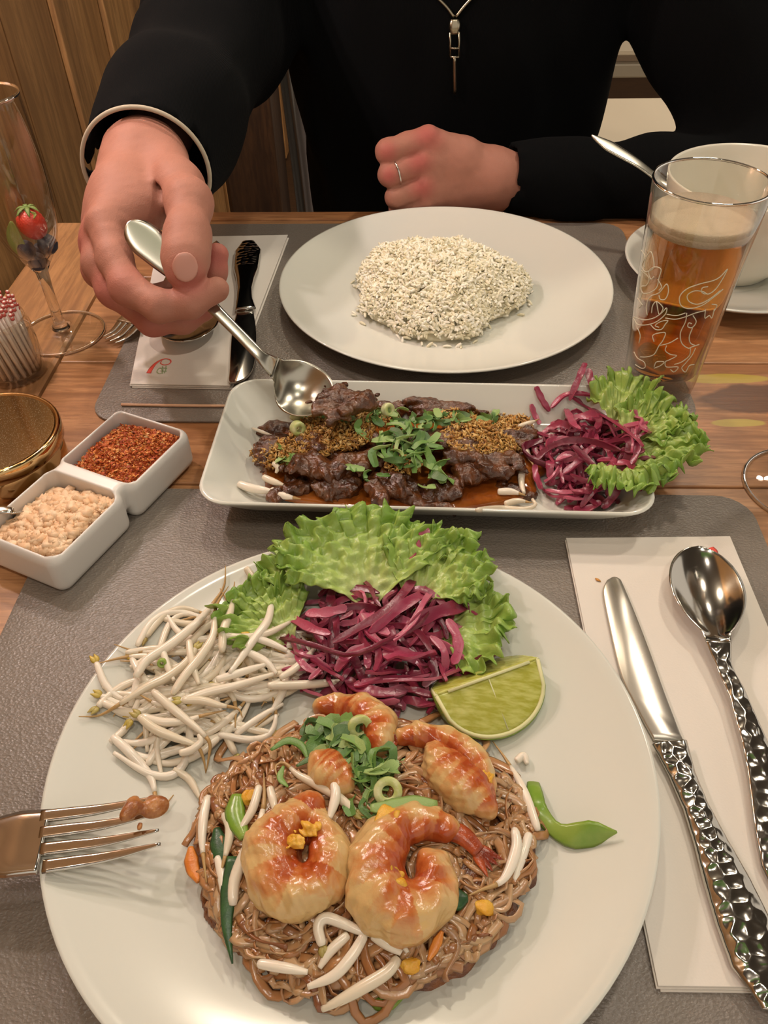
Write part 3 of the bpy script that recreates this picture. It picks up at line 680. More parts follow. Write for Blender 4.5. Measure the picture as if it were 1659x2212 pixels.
# ================================================================ gold lidded tin
gx, gy = -.2755, .4020
t = thing('gold_tin', 'round gold-toned tin with dusty mirror lid left of the condiment dish', 'tin', loc=(gx, gy, 0))
obj('body', lathe([(0, 0), (.040, 0), (.042, .002), (.0425, .004), (.0425, .026), (.041, .0275), (0, .0275)], 96, (gx, gy, 0)), MAT['gold'].m, t)
obj('lid', lathe([(.0, .0265), (.0435, .0265), (.0452, .028), (.0455, .036), (.0448, .0380), (.0435, .0385), (.0425, .0380), (.0418, .0372), (0, .0372)], 96, (gx, gy, 0)), MAT['gold'].m, t)
obj('mirror_top', lathe([(0, .0373), (.0416, .0373), (.0415, .0377), (0, .0377)], 96, (gx, gy, 0)), MAT['goldmirror'].m, t, smooth=False)
# ================================================================ cup, saucer and spoon
cx, cy = .2905, .6850
obj('saucer', lathe(spread([(0, .0055), (.030, .0055), (.034, .0070), (.060, .010), (.080, .0165), (.0905, .0215), (.0920, .0212), (.0915, .0200), (.080, .0130), (.060, .0068), (.040, .0030), (.038, 0), (.034, 0), (.032, .002), (0, .002)], 2), 96, (cx-.004, cy-.012, 0)), MAT['porcelain'].m, label='white saucer under the large white cup', cat='saucer')
t = thing('soup_cup', 'large white cup with pale residue standing on the saucer', 'cup', loc=(cx, cy, .006))
obj('cup_body', lathe(spread([(0, .0035), (.026, .0035), (.034, .006), (.046, .020), (.0590, .045), (.0670, .070), (.0695, .0830), (.0705, .0842), (.0715, .0832), (.0695, .070), (.0620, .045), (.049, .018), (.037, .004), (.034, .0), (.030, 0), (.028, .0015), (0, .0015)], 2), 112, (cx, cy, .0062)), MAT['porcelain2'].m, t)
res = M('milky_residue', 'c9bfa8', .25)
s = SDF((cx-.06, cy-.06, .008), (cx+.06, cy+.06, .05), .0016)
d = s.ell((cx, cy, .018), (.044, .044, .010))+s.noise(180, .0012, 4); d = smin(d, s.ell((cx-.028, cy+.01, .030), (.014, .018, .014))+s.noise(260, .0012, 5), .004)
inside = np.sqrt((s.X-cx)**2+(s.Y-cy)**2)-(.0305+(s.Z-.0155)*.72); s.d = np.maximum(d, inside); obj('soup_residue', s.out(), res.m, t)
e0, e1 = UY(1277, 292, .770), UY(1432, 394, .735)
spoon('soup_spoon', 'steel spoon leaning in the white cup with handle over its rim', [np.array([cx+.012, cy-.004, .030]), np.array([cx-.004, cy+.006, .034]), np.array([cx-.020, cy+.018, .050]), e1*.6+np.array([cx-.020, cy+.018, .050])*.4, e1, e1*.65+e0*.35+np.array([0, 0, .002]), e1*.3+e0*.7+np.array([0, 0, .001]), e0], [.018, .018, .004, .004, .004, .004, .0045, .006, .007, .0035], [.006, 0], bowl=.25, mat='steel_brush', up=(.2, -.5, 1), loc=(cx, cy, .03))

# ================================================================ unseen hanging fixtures for the lamps, added sparkle and wall-brightening ones included
lampm = M('lit_lamp_glass', 'ffe2b8', .4); lampm.b.inputs['Emission Color'].default_value = lin('ffdca8'); lampm.set('Emission Strength', 6.0)
for (x, y, z), p_, r_, c_ in LAMPS:
    r_ = max(r_, .035); t = thing('pendant_lamp', 'unseen hanging lamp near the plank wall giving warm light' if x < -.2 else 'unseen hanging lamp over the room giving warm light', 'lamp', 'warm lamps by the wall' if x < -.2 else 'warm pendant lamps', loc=(x, y, z))
    obj('bulb', lathe([(0, z+r_*1.05), (r_*.7, z+r_*1.05+.004), (r_*.72, z+r_*1.05+.01), (0, z+r_*1.05+.012)], 24, (x, y, 0)), lampm.m, t)
    obj('shade', lathe([(r_*1.15, z+r_*.3), (r_*1.2, z+r_*.3), (r_*1.1, z+r_*1.6), (.012, z+r_*2.1), (.0, z+r_*2.1), (0, z+r_*2.0), (.01, z+r_*2.0), (r_*1.05, z+r_*1.55)], 32, (x, y, 0)), MAT['darkwood'].m, t)
    obj('cord', tube([(x, y, z+r_*2.1), (x, y, 1.9)], .002, 8), MAT['ceil'].m, t)
slab_obj('reflection_panel', (.1, .2, 1.88), (.8, .35, .03), MAT['green'].m, b=.004, label='unseen green panel under the ceiling, added for green reflections in the cutlery', cat='panel')  # unseen panel put in so the steel picks up green
# ================================================================ the person
from mathutils.bvhtree import BVHTree
def pr4(p, r): return (p[0], p[1], p[2], r)
HANDSEP = []
def right_hand():
    s = SDF((-.285, .40, .03), (-.10, .72, .235), .0013)
    D = lambda a, b, d, r: pr4(UD(a, b, d), r)
    wr = D(312, 352, .695, .0265); wr2 = D(318, 330, .745, .0265); mi = D(228, 484, .612, .0125); mm = D(213, 512, .628, .0125); mr = D(207, 528, .648, .0115); mp = D(215, 545, .668, .010)
    palm = s.chain([wr2, wr, pr4(UD(270, 430, .650), .0235), mi], .012)
    for m in (mm, mr, mp): palm = smin(palm, s.chain([wr, pr4((np.array(UD(285, 430, .672))+np.array(m[:3]))/2, .017), m], .01), .012)
    th = s.chain([pr4(UD(345, 350, .682), .021), D(385, 405, .635, .0165), D(408, 438, .600, .0142), D(405, 512, .570, .0132), D(401, 560, .556, .0128), D(400, 590, .550, .0108)], .012)
    web = s.chain([D(335, 420, .655, .019), D(300, 455, .632, .015), D(262, 492, .618, .012)], .012)
    palm = smin(palm, web, .012); palm = smin(palm, th, .007)
    idx = s.chain([mi, D(248, 560, .590, .0112), D(275, 622, .572, .0108), D(345, 662, .556, .0100), D(410, 655, .551, .0092), D(468, 625, .553, .0082)], .006)
    mid = s.chain([mm, D(215, 570, .612, .0112), D(245, 628, .600, .0106), D(330, 692, .584, .0100), D(395, 690, .580, .0090), D(440, 668, .580, .0080)], .006)
    rin = s.chain([mr, D(212, 585, .632, .0105), D(262, 640, .622, .0100), D(345, 672, .610, .0095), D(430, 636, .604, .0088), D(462, 590, .602, .0084), D(469, 550, .602, .0080)], .006)
    pin = s.chain([mp, D(232, 600, .655, .0092), D(275, 640, .648, .0088), D(350, 640, .640, .0082), D(400, 605, .636, .0072)], .006)
    d = palm
    for f in (idx, mid, rin, pin): d = smin(d, f, .0035)
    # crease between thumb and the back of the hand
    cr = s.chain([D(344, 395, .628, .0016), D(352, 450, .606, .0032), D(356, 505, .590, .0058)], .004)
    d = -smin(-d, cr, .006)
    nail = s.ell(UD(401, 585, .5365), (.0085, .0075, .0022), None)
    s.d = d+s.noise(300, .00012, 3); return s
def left_hand():
    s = SDF((-.06, .745, -.002), (.17, .89, .115), .0015)
    D = lambda a, b, y, r: pr4(UY(a, b, y), r)
    w0, w = D(1125, 392, .825, .0270), D(1060, 388, .822, .0260)
    ks = [D(925, 300, .812, .0125), D(912, 350, .803, .0122), D(915, 402, .797, .0118), D(920, 440, .795, .0108)]
    d = s.chain([w0, w], .01)
    for k_, yc in zip(ks, (345, 375, 405, 425)): d = smin(d, s.chain([w, pr4(UY(1000, yc, .818), .0195), k_], .012), .012)
    pips = [D(838, 328, .800, .0118), D(842, 377, .792, .0114), D(856, 426, .788, .0108), D(862, 452, .790, .0098)]
    for i, (k_, p) in enumerate(zip(ks, pips)):
        m = tuple((np.array(k_)+np.array(p))/2); m = m[:3]+(m[3]*.98,)
        bx_, by_ = (850, 915)[0]+i*5, (345, 385, 428, 452)[i]
        f = s.chain([k_, m, p, D(852+i*4, by_+2, .832, .0095), D(905+i*3, by_+6, .840, .0085)], .004); d = smin(d, f, .0022)
    th = s.chain([D(1030, 350, .835, .017), D(960, 325, .850, .0135), D(890, 330, .852, .011), D(840, 345, .846, .0095)], .006); d = smin(d, th, .006)
    d = np.maximum(d, .0012-s.Z)      # resting on the table edge
    s.d = d+s.noise(300, .00015, 8); return s
kn_pts = [(UD(213, 515, .628), .016), (UD(200, 540, .63), .018), (UD(245, 628, .600), .016), (UD(330, 692, .584), .014), (UD(275, 622, .572), .012), (UD(300, 690, .60), .018), (UD(430, 640, .57), .018), (UD(468, 560, .60), .014),
          (UY(925, 290, .80), .016), (UY(905, 350, .79), .014), (UY(912, 405, .785), .013), (UY(838, 328, .79), .010), (UY(842, 380, .78), .010), (UD(405, 600, .545), .012)]
def flush_and_glow(V):  # knuckle flush plus red lamp glow, painted into the skin colour
    m = np.full(len(V), .10)
    for c, r in kn_pts: m = np.maximum(m, np.exp(-((V-c)**2).sum(1)/(r*r)))
    return m
core = SDF((-.30, .62, -.32), (.50, 1.16, .52), .007)
d = core.chain([(.035, 1.03, -.17, .13), (.035, 1.05, .05, .125), (.03, 1.06, .36, .11)], .06)
cuffR, elbR, shR = UD(330, 300, .735), UY(480, 40, .93), np.array([-.155, 1.06, .38])
cuffL, elbL, shL = UY(1105, 388, .828), UY(1700, 400, .875), np.array([.23, 1.06, .38])
d = smin(d, core.chain([pr4(UD(318, 335, .735), .026), pr4(elbR, .036), pr4(shR, .045)], .03), .03)
d = smin(d, core.chain([pr4(UY(1110, 390, .825), .026), pr4(elbL, .034), pr4(shL, .045)], .03), .03)
d = smin(d, core.chain([(.04, 1.06, .34, .06), (.04, 1.03, .49, .055)], .03), .03)
core.d = d
Vs, Fs, n = [], [], 0
for v, f in (right_hand().out(), left_hand().out(), core.out()):
    Vs.append(v); Fs.append(f+n); n += len(v)
Vs = np.concatenate(Vs); Fs = np.concatenate(Fs)
person = obj('person', (Vs, Fs), MAT['skin'].m, attr=flush_and_glow(Vs), label='person in a black quarter-zip sweater holding a serving spoon across the table', cat='person')
# sweater
s = SDF((-.36, .62, -.34), (.60, 1.24, .50), .0055)
d = s.ell((.044, 1.045, -.16), (.176, .150, .42)); d = smin(d, s.ell((.045, 1.055, .24), (.217, .165, .30)), .07)
d = smin(d, s.cone(shR, (.04, 1.06, .42), .085, .075), .06); d = smin(d, s.cone(shL, (.04, 1.06, .42), .085, .075), .06)
fold = s.noise(26, .0040, 11)+s.noise(60, .0014, 12)
aR = s.chain([pr4(UD(312, 385, .690), .0500), pr4(UD(365, 262, .775), .054), pr4(elbR, .068), pr4(shR+np.array([0, 0, .02]), .085)], .04)
aL = s.chain([pr4(UY(1104, 384, .824), .0365), pr4(UY(1230, 400, .832), .0400), pr4(UY(1420, 408, .845), .050), pr4(elbL, .066), pr4(np.array([elbL[0]-.085, .97, elbL[2]+.15]), .082), pr4(shL+np.array([0, 0, .02]), .085)], .03)
d = smin(d, aR, .022); d = smin(d, aL, .016)
s.d = np.maximum(d+fold, -.318-s.Z)
dirR = (UD(312, 385, .690)-UD(352, 265, .775)); dirR /= np.linalg.norm(dirR)
pc = UD(312, 385, .690)-dirR*.012
s.d = np.where((s.X < -.05) & (s.Y < .70), np.maximum(s.d, (s.X-pc[0])*dirR[0]+(s.Y-pc[1])*dirR[1]+(s.Z-pc[2])*dirR[2]), s.d)
s.sub(s.chain([pr4(UD(300, 420, .665), .047), pr4(UD(335, 320, .737), .043)], .0), .0)
pl = UY(1092, 384, .824); dirL = pl-UY(1230, 400, .832); dirL /= np.linalg.norm(dirL)
s.d = np.where((s.X > .03) & (s.Y < .885) & (s.Z < .10) & (s.Z > -.05), np.maximum(s.d, ((s.X-pl[0])*dirL[0]+(s.Y-pl[1])*dirL[1]+(s.Z-pl[2])*dirL[2])-100*np.maximum(0, s.Y-.872)), s.d)
s.sub(s.cone(UY(1060, 384, .822), UY(1098, 384, .824), .031, .029), .0)
s.d = np.maximum(s.d, np.where((s.Y < .828) & (s.Z > -.06) , .0012-s.Z, -1.0))
s.d = np.maximum(s.d, np.where((s.Y > .815) & (s.Y < .834) & (s.Z < 0), .833-s.Y, -1.0))
sw = obj('sweater', s.out(), MAT['sweater'].m, person)
bvh = BVHTree.FromPolygons([v.co[:] for v in sw.data.vertices], [p.vertices[:] for p in sw.data.polygons])
def onbody(px, py, lift=.001):
    r_ = ray(px, py); h = bvh.ray_cast(Vector(CC), Vector(r_).normalized()); return np.array(h[0])+np.array(h[1])*lift if h[0] else UY(px, py, .9)
# pale inner cuffs
def ring3(c, ax, r, tr, squash=1.0, n=64):
    ax = np.array(ax)/np.linalg.norm(ax); a = np.cross(ax, (0, 0, 1)); a /= np.linalg.norm(a); b = np.cross(a, ax); t_ = np.linspace(0, 2*pi, n+1)
    P = c+np.outer(np.cos(t_)*r, a)+np.outer(np.sin(t_)*r*squash, b); return tube(P, tr, 8, caps=False)
obj('shirt_cuff', ring3(pc+dirR*.0005, dirR, .0482, .0017), MAT['cuff'].m, person, label='pale inner cuff edge')
# ring on the resting hand
kA, kB = UY(912, 350, .803), UY(842, 377, .792); rc = kA+(kB-kA)*.80; obj('finger_ring', ring3(rc, kB-kA, .0121, .0010), M('silver', 'd8d6d0', .15, 1.0).m, person, label='thin silver ring')
# thumb nail
rd = ray(402, 580); rd = rd/np.linalg.norm(rd); al = UD(400, 600, .545)-UD(404, 512, .556); al -= rd*(al@rd); al /= np.linalg.norm(al); nc = UD(400, 577, .5392)
nl = SDF(nc-.014, nc+.014, .0006); nl.d = nl.ell(nc, (.0080, .0092, .0016), np.array([np.cross(al, rd), al, rd])); obj('thumb_nail', nl.out(), MAT['nail'].m, person)
# zip: open collar edges, slider, pull and coil
zm = M('zip_metal', 'a39a86', .3, 1.0)
z_ = tag(obj('zipper', tube(resample([onbody(943, -8, .002), onbody(965, 14, .002), onbody(981, 36, .002)], 10), .0016, 6), zm.m, person), 'open zip teeth and slider of the collar')
obj('zip_teeth', tube(resample([onbody(1022, -8, .002), onbody(1002, 14, .002), onbody(985, 36, .002)], 10), .0016, 6), zm.m, z_)
P = resample([onbody(983, 40, .004), onbody(983, 55, .006), onbody(983, 70, .005)], 8); obj('zip_slider', loft(P, [.0045, .006, .0055, .004], .004, 0, 6, up=(0, -1, .3)), zm.m, z_)
for dx in (-9, 9): obj('zip_pull', tube([onbody(983+dx, 66, .006), onbody(983+dx, 118, .005)], .0011, 6), zm.m, z_)
for yy in (66, 100, 118): obj('zip_pull', tube([onbody(974, yy, .0058), onbody(992, yy, .0058)], .0011, 6), zm.m, z_)
obj('zip_cord', tube(resample([onbody(983, 118, .005), onbody(983, 160, .004), onbody(983, 198, .003)], 10), [.0018, .0021, .0021, .0017], 8) if False else tube(resample([onbody(983, 118, .005), onbody(983, 160, .004), onbody(983, 198, .003)], 10), .0019, 8), zm.m, z_)
# hidden bench under the person
t = thing('bench', 'dark wooden bench the person sits on behind the table', 'bench', loc=(.05, 1.1, -.75))
slab_obj('seat', (.05, 1.03, -.345), (.60, .22, .04), MAT['darkwood'].m, t, b=.005)
for sx in (-.26, .26):
    for sy in (-.08, .08): slab_obj('leg', (.05+sx, 1.03+sy, -.558), (.05, .05, .385), MAT['darkwood'].m, t, b=.003)
# ================================================================ food
# ---- materials
def food(name, c1, c2, rough=.35, scale=60, sss=.15, bump=.3, bs=None, isl=0.0, spec=.5, bd=.0006):
    w = M(name, c1, rough, sss=sss, spec=spec); n = w.noise(scale, 4)
    c = w.mix(w.ramp(n, [(.38, .0), (.62, 1.0)]), c1, c2)
    if isl:
        r = w.island(); c = w.mix(w.math('MULTIPLY', w.ramp(r, [(0, .0), (1, 1.0)]), isl), c, c2)
    w.base(c)
    if bump: w.bump(w.noise(bs or scale*6, 3), bump, bd)
    return w
FM = {}
FM['sprout'] = M('bean_sprout_white', 'e2d8c8', .22, sss=.1); FM['sprout'].base(FM['sprout'].mix(FM['sprout'].math('MULTIPLY', FM['sprout'].objrand(), .6), 'e9e0d0', 'cfc0a0'))
FM['tail'] = M('sprout_tail', 'b08f5c', .4, sss=.1)
FM['head'] = M('sprout_head', 'c2a040', .4, sss=.1); FM['head'].base(FM['head'].ramp(FM['head'].objrand(), [(0, 'c9a63a'), (.5, 'b0a35a'), (1, '8f7a45')]))
def cabbage():
    w = M('pickled_red_cabbage', '8a3452', .30, sss=.15, spec=.6)
    r = w.objrand(); c = w.ramp(r, [(0, '64182e'), (.35, '862a44'), (.7, 'a23c58'), (1, 'bb6078')])
    n = w.noise(90, 3); c = w.mix(w.math('MULTIPLY', w.ramp(n, [(.5, .0), (.75, 1.0)]), .35), c, 'c58a9a'); w.base(c)
    w.bump(w.noise(500, 3), .35, .0005); return w
FM['cabbage'] = cabbage()
def lettuce():
    w = M('lettuce_green', '7d9e3c', .36, sss=.1, trans=0.0)
    a = w.attr(); n = w.noise(45, 4)
    c = w.ramp(a, [(0, 'c8cf98'), (.45, 'a6bc66'), (.8, '8cab4e'), (1, '709836')]); c = w.mix(w.math('MULTIPLY', w.ramp(n, [(.45, .0), (.65, 1.0)]), .4), c, 'a6bc62')
    w.base(c); w.bump(w.noise(220, 4), .5, .0012)
    return w
FM['lettuce'] = lettuce()
FM['green'] = food('chopped_green', '3f6e28', '6d9440', .38, 300, .1, .3, isl=.0)
FM['green'].base(FM['green'].mix(FM['green'].math('MULTIPLY', FM['green'].noise(250), .4), FM['green'].ramp(FM['green'].objrand(), [(0, '2c5522'), (.35, '44742c'), (.65, '6a9440'), (1, 'a0b872')]), '8aa56a'))
FM['scallion'] = food('pale_scallion', 'b4bf74', 'cfd2a0', .35, 200, .2, .2)
FM['chive'] = food('dark_chive', '27482a', '355f2e', .35, 120, .05, .2)
FM['pod'] = food('green_pepper_strip', '6f9430', '8aa348', .25, 60, .1, .15)
def noodle():
    w = M('glazed_noodle', '9a6238', .24, sss=.22, spec=.7)
    r = w.island(); c = w.ramp(r, [(0, '96643a'), (.3, 'ae7e50'), (.6, 'bd9468'), (.85, 'c8a880'), (1, '7e4a28')])
    c = w.mix(w.math('MULTIPLY', w.noise(70, 3), .45), c, '8a4a20'); w.base(c); w.bump(w.noise(350, 3), .3, .0004); return w
FM['noodle'] = noodle()
FM['sauce_mass'] = food('dark_glazed_mass', '5a2e16', '8a5228', .22, 110, .1, .9, 260, spec=.7, bd=.0016)
def shrimp():
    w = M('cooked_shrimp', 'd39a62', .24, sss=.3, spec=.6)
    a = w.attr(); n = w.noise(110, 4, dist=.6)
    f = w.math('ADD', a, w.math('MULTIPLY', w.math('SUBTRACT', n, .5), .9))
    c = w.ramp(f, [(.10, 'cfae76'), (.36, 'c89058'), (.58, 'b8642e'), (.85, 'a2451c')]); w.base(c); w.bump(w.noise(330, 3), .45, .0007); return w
FM['shrimp'] = shrimp()
FM['tail_shell'] = food('shrimp_tail_shell', 'b3532a', '7a2f1c', .25, 120, .1, .4)
FM['egg'] = food('scrambled_egg', 'd39a26', 'e0b148', .4, 150, .2, .6)
FM['carrot'] = food('carrot_shred', 'c8742a', 'd98a3c', .35, 120, .2, .2)
FM['peanut'] = food('chopped_peanut', 'ecd0ae', 'dfb68c', .6, 160, .0, .3, isl=.5)
FM['chilli'] = M('chilli_flake', 'a8481c', .6); FM['chilli'].base(FM['chilli'].ramp(FM['chilli'].island(), [(0, '93340e'), (.35, 'b85420'), (.62, 'c8702e'), (.85, 'd68a40'), (.96, 'e0b070'), (1, '4a2414')]))
FM['fried'] = M('fried_garlic', 'b07a35', .5, sss=.1); FM['fried'].base(FM['fried'].ramp(FM['fried'].island(), [(0, '8a5822'), (.3, 'b27e36'), (.6, 'c8984a'), (.9, 'dab878'), (1, '6a3e1a')]))
def beef():
    w = M('glazed_beef', '5a3526', .25, spec=.7); n = w.noise(140, 4, dist=.5)
    c = w.mix(w.ramp(n, [(.4, .0), (.62, 1.0)]), '3f200e', '623719'); c = w.mix(w.math('MULTIPLY', w.ramp(w.noise(40, 2), [(.55, .0), (.7, 1.0)]), .4), c, '7a5230'); w.base(c)
    w.bump(w.noise(300, 4), .9, .0014); w.bump(w.noise(1.0, 3, w.coord(scale=(150, 900, 300))), .35, .0006); return w
FM['beef'] = beef()
def sauce():
    w = M('brown_sauce', '7a3c14', .08, spec=.8); c = w.mix(w.ramp(w.noise(60, 4), [(.4, .0), (.65, 1.0)]), '7a3c12', 'a25c20'); w.base(c); w.bump(w.noise(180, 3), .25, .0008); return w
FM['sauce'] = sauce()
def rice():
    w = M('boiled_rice', 'e8e0c4', .45); w.base(w.ramp(w.island(), [(0, 'e0d8b8'), (.35, 'ebe4c8'), (.7, 'f3eeda'), (1, 'f8f5e8')])); return w
FM['rice'] = rice()
FM['lime_flesh'] = M('lime_flesh', 'b5b250', .25, sss=.35); _l = FM['lime_flesh']
_l.base(_l.mix(_l.ramp(_l.noise(1.0, 3, _l.coord(scale=(120, 500, 120), rot=(0, 0, .5))), [(.4, .0), (.66, 1.0)]), 'a9a944', 'c6c672')); _l.bump(_l.noise(300), .3, .0005)
FM['lime_rind'] = food('lime_rind', '6f8f2c', '88a03c', .35, 300, .1, .35); FM['pith'] = M('lime_pith', 'd5d3a0', .5, sss=.2)

# ---- heights of the front heap
NC = U(785, 1810, .016)[:2]
def dome(x, y, c, rx, ry, h, a=0.0, p=2.0):
    dx, dy = x-c[0], y-c[1]; X = (dx*math.cos(a)+dy*math.sin(a))/rx; Y = (-dx*math.sin(a)+dy*math.cos(a))/ry
    q = X*X+Y*Y; return h*max(0, 1-q)**.6 if q < 1 else 0.0
SC_ = U(470, 1465, .012)[:2]; CCB = U(830, 1380, .02)[:2]
def HN(x, y): return HF(x, y)+dome(x, y, NC, .0835, .068, .021)
def HSP(x, y): return HF(x, y)+dome(x, y, SC_, .058, .045, .016, .7)
def HCB(x, y): return HF(x, y)+dome(x, y, CCB, .058, .040, .023)
def HALL(x, y): return max(HN(x, y), HSP(x, y), HCB(x, y))

# ---- lettuce
def side_of(p, c, names):
    a = math.degrees(math.atan2(p[1]-c[1], p[0]-c[0])) % 360
    return names[int(((a+45) % 360)//90)]
def lettuce_leaf(name, base, tip, width, label, seed, frill=.006, droop=0.0, lift=.012, cup=.010, group=None, H=None, asp=1.0):
    g = np.random.default_rng(seed); base = np.array(base, float); tip = np.array(tip, float); ax = tip-base; L = np.linalg.norm(ax); ax /= L
    side = np.cross(ax, (0, 0, 1)); side /= np.linalg.norm(side); up = np.cross(side, ax); V, F, A = [], [], []
    nu, nv = 170, 40; ph = g.uniform(0, 6.28, 8); wv = [(g.normal(size=2)*s_, g.uniform(0, 6.28)) for s_ in (210,)*5+(420,)*6+(800,)*5]
    for j in range(nv+1):
        v = j/nv
        for i in range(nu+1):
            u = i/nu; th = (u-.5)*pi*1.18
            out = 1+.06*math.sin(5*th+ph[0])+.05*math.sin(9*th+ph[1])+v**3*(.045*math.sin(23*th+ph[2])+.035*math.sin(41*th+ph[3])+.03*abs(math.sin(33*th+ph[4])))
            r = v*out; x = math.sin(th)*r*width*(.55+.45*v); yv = (math.cos(th)*r*.52+.48*v**.9)*L*asp
            fr = frill*v**3.4*(math.sin(11*th+ph[5]+v*7+1.5*math.sin(5*th))*.6+math.sin(19*th+ph[6]-v*9)*.5+math.sin(31*th+ph[7]+v*12)*.35)
            puck = .0011*(.3+v)*(math.sin(23*x/width+ph[1]*2+2*math.sin(9*yv/L))*math.sin(17*yv/L+ph[2]+2*math.sin(7*x/width))+.6*math.sin(31*x/width+19*yv/L+ph[6])) -.0016*(1-v*.6)*math.exp(-(x/width/.05)**2)
            nz = [math.sin(k_[0]*x+k_[1]*yv+p_) for k_, p_ in wv]; fr = frill*v**2.6*(sum(nz[:5])*.28+sum(nz[5:11])*.22)+fr*.45; puck = .0009*(.4+v)*sum(nz[5:11])*.5+.0004*sum(nz[11:])*.5-.0014*(1-v*.6)*math.exp(-(x/width/.05)**2)
            z = lift*math.sin(v*pi*.6)+cup*(abs(math.sin(th))**2)*v+fr+puck-droop*v**3
            lat = frill*.55*v**3*math.sin(29*th+ph[0]+v*5)
            P = base+side*(x+lat*math.cos(th))+ax*(yv+lat*math.sin(th)*.6)+up*z
            if H is not None: P[2] = max(P[2], H(P[0], P[1])+.0012)
            V.append(P); A.append(min(1, v*.85+.15*math.sin(ph[3]+9*th)**2*v))
    for j in range(nv):
        for i in range(nu): a = j*(nu+1)+i; F.append((a, a+1, a+nu+2, a+nu+1))
    o = obj(name, (V, F), FM['lettuce'].m, label=label, cat='lettuce', group=group, attr=A); m_ = o.modifiers.new('thick', 'SOLIDIFY'); m_.thickness = .0005; return o
Uz = lambda a, b, z: U(a, b, z)
lettuce_leaf('lettuce_leaf', Uz(800, 1330, .016), Uz(765, 1112, .034), .047, 'broad frilly lettuce leaf behind the cabbage on the front plate', 3, .0042, lift=.010, cup=.004, H=HF)
lettuce_leaf('lettuce_leaf', Uz(880, 1330, .018), Uz(1000, 1165, .028), .030, 'frilly lettuce leaf right of the tall cabbage shred', 8, .0048, lift=.009, cup=.004, H=HF)
lettuce_leaf('lettuce_leaf', Uz(920, 1370, .012), Uz(1105, 1345, .020), .031, 'pale frilly lettuce leaf above the lime wedge', 12, .0045, lift=.006, cup=.003, H=HF)
lettuce_leaf('lettuce_leaf', Uz(640, 1400, .012), Uz(505, 1290, .020), .026, 'small curled lettuce leaf behind the bean sprouts', 17, .0050, lift=.006, cup=.004, H=HF)
lettuce_leaf('lettuce_leaf', Uz(640, 1300, .018), Uz(622, 1180, .026), .018, 'narrow frilly lettuce piece at the left of the cabbage heap', 19, .0045, lift=.006, cup=.003, H=HF)

# ---- bean sprouts
def sprout(pts3, r=.0021, tail_at='end', head=True, label='pale raw bean sprout in the heap on the front plate', group='raw bean sprouts on the front plate', thin=.28, seed=0):
    g = random.Random(seed); P = resample(pts3, 26)
    if tail_at == 'start': P = P[::-1]
    nb = 26 if thin <= 0 else int(26*(1-thin)); s = np.linspace(0, 1, nb)
    rad = r*np.clip(.80+.22*np.sin(np.clip(s*1.1, 0, 1)*pi)**.7, .35, 1.2)*(1-.40*s**4); rad[0] *= .75
    rad = np.r_[rad[0]*.4, rad]; Pb = np.vstack([P[0]-(P[1]-P[0])*.12, P[:nb]])
    o = obj('bean_sprout', tube(Pb, rad, 9), FM['sprout'].m, label=label, cat='sprout', group=group)
    if nb < 24:
        q = P[nb-1:]; obj('root_tail', tube(q, np.linspace(rad[-1]*.98, .00025, len(q)), 6), FM['tail'].m, o)
    if head:
        c = P[0] if tail_at == 'end' else P[-1]; c = P[0]; d = P[0]-P[2]; d /= np.linalg.norm(d)+1e-9; sgn = g.uniform(-1, 1)
        sd = np.cross(d, (0, 0, 1)); sd /= np.linalg.norm(sd)+1e-9
        hv = [tube(resample([c, c+d*.0018+sd*.0007*k_, c+d*.0052+sd*(.0012*k_+.001*sgn)], 7), [.0005, .0013, .0016, .0015, .0011, .0006, .0002], 6, .6) for k_ in (-1, 1)]
        obj('seed_head', merge(hv), FM['head'].m, o)
    return o
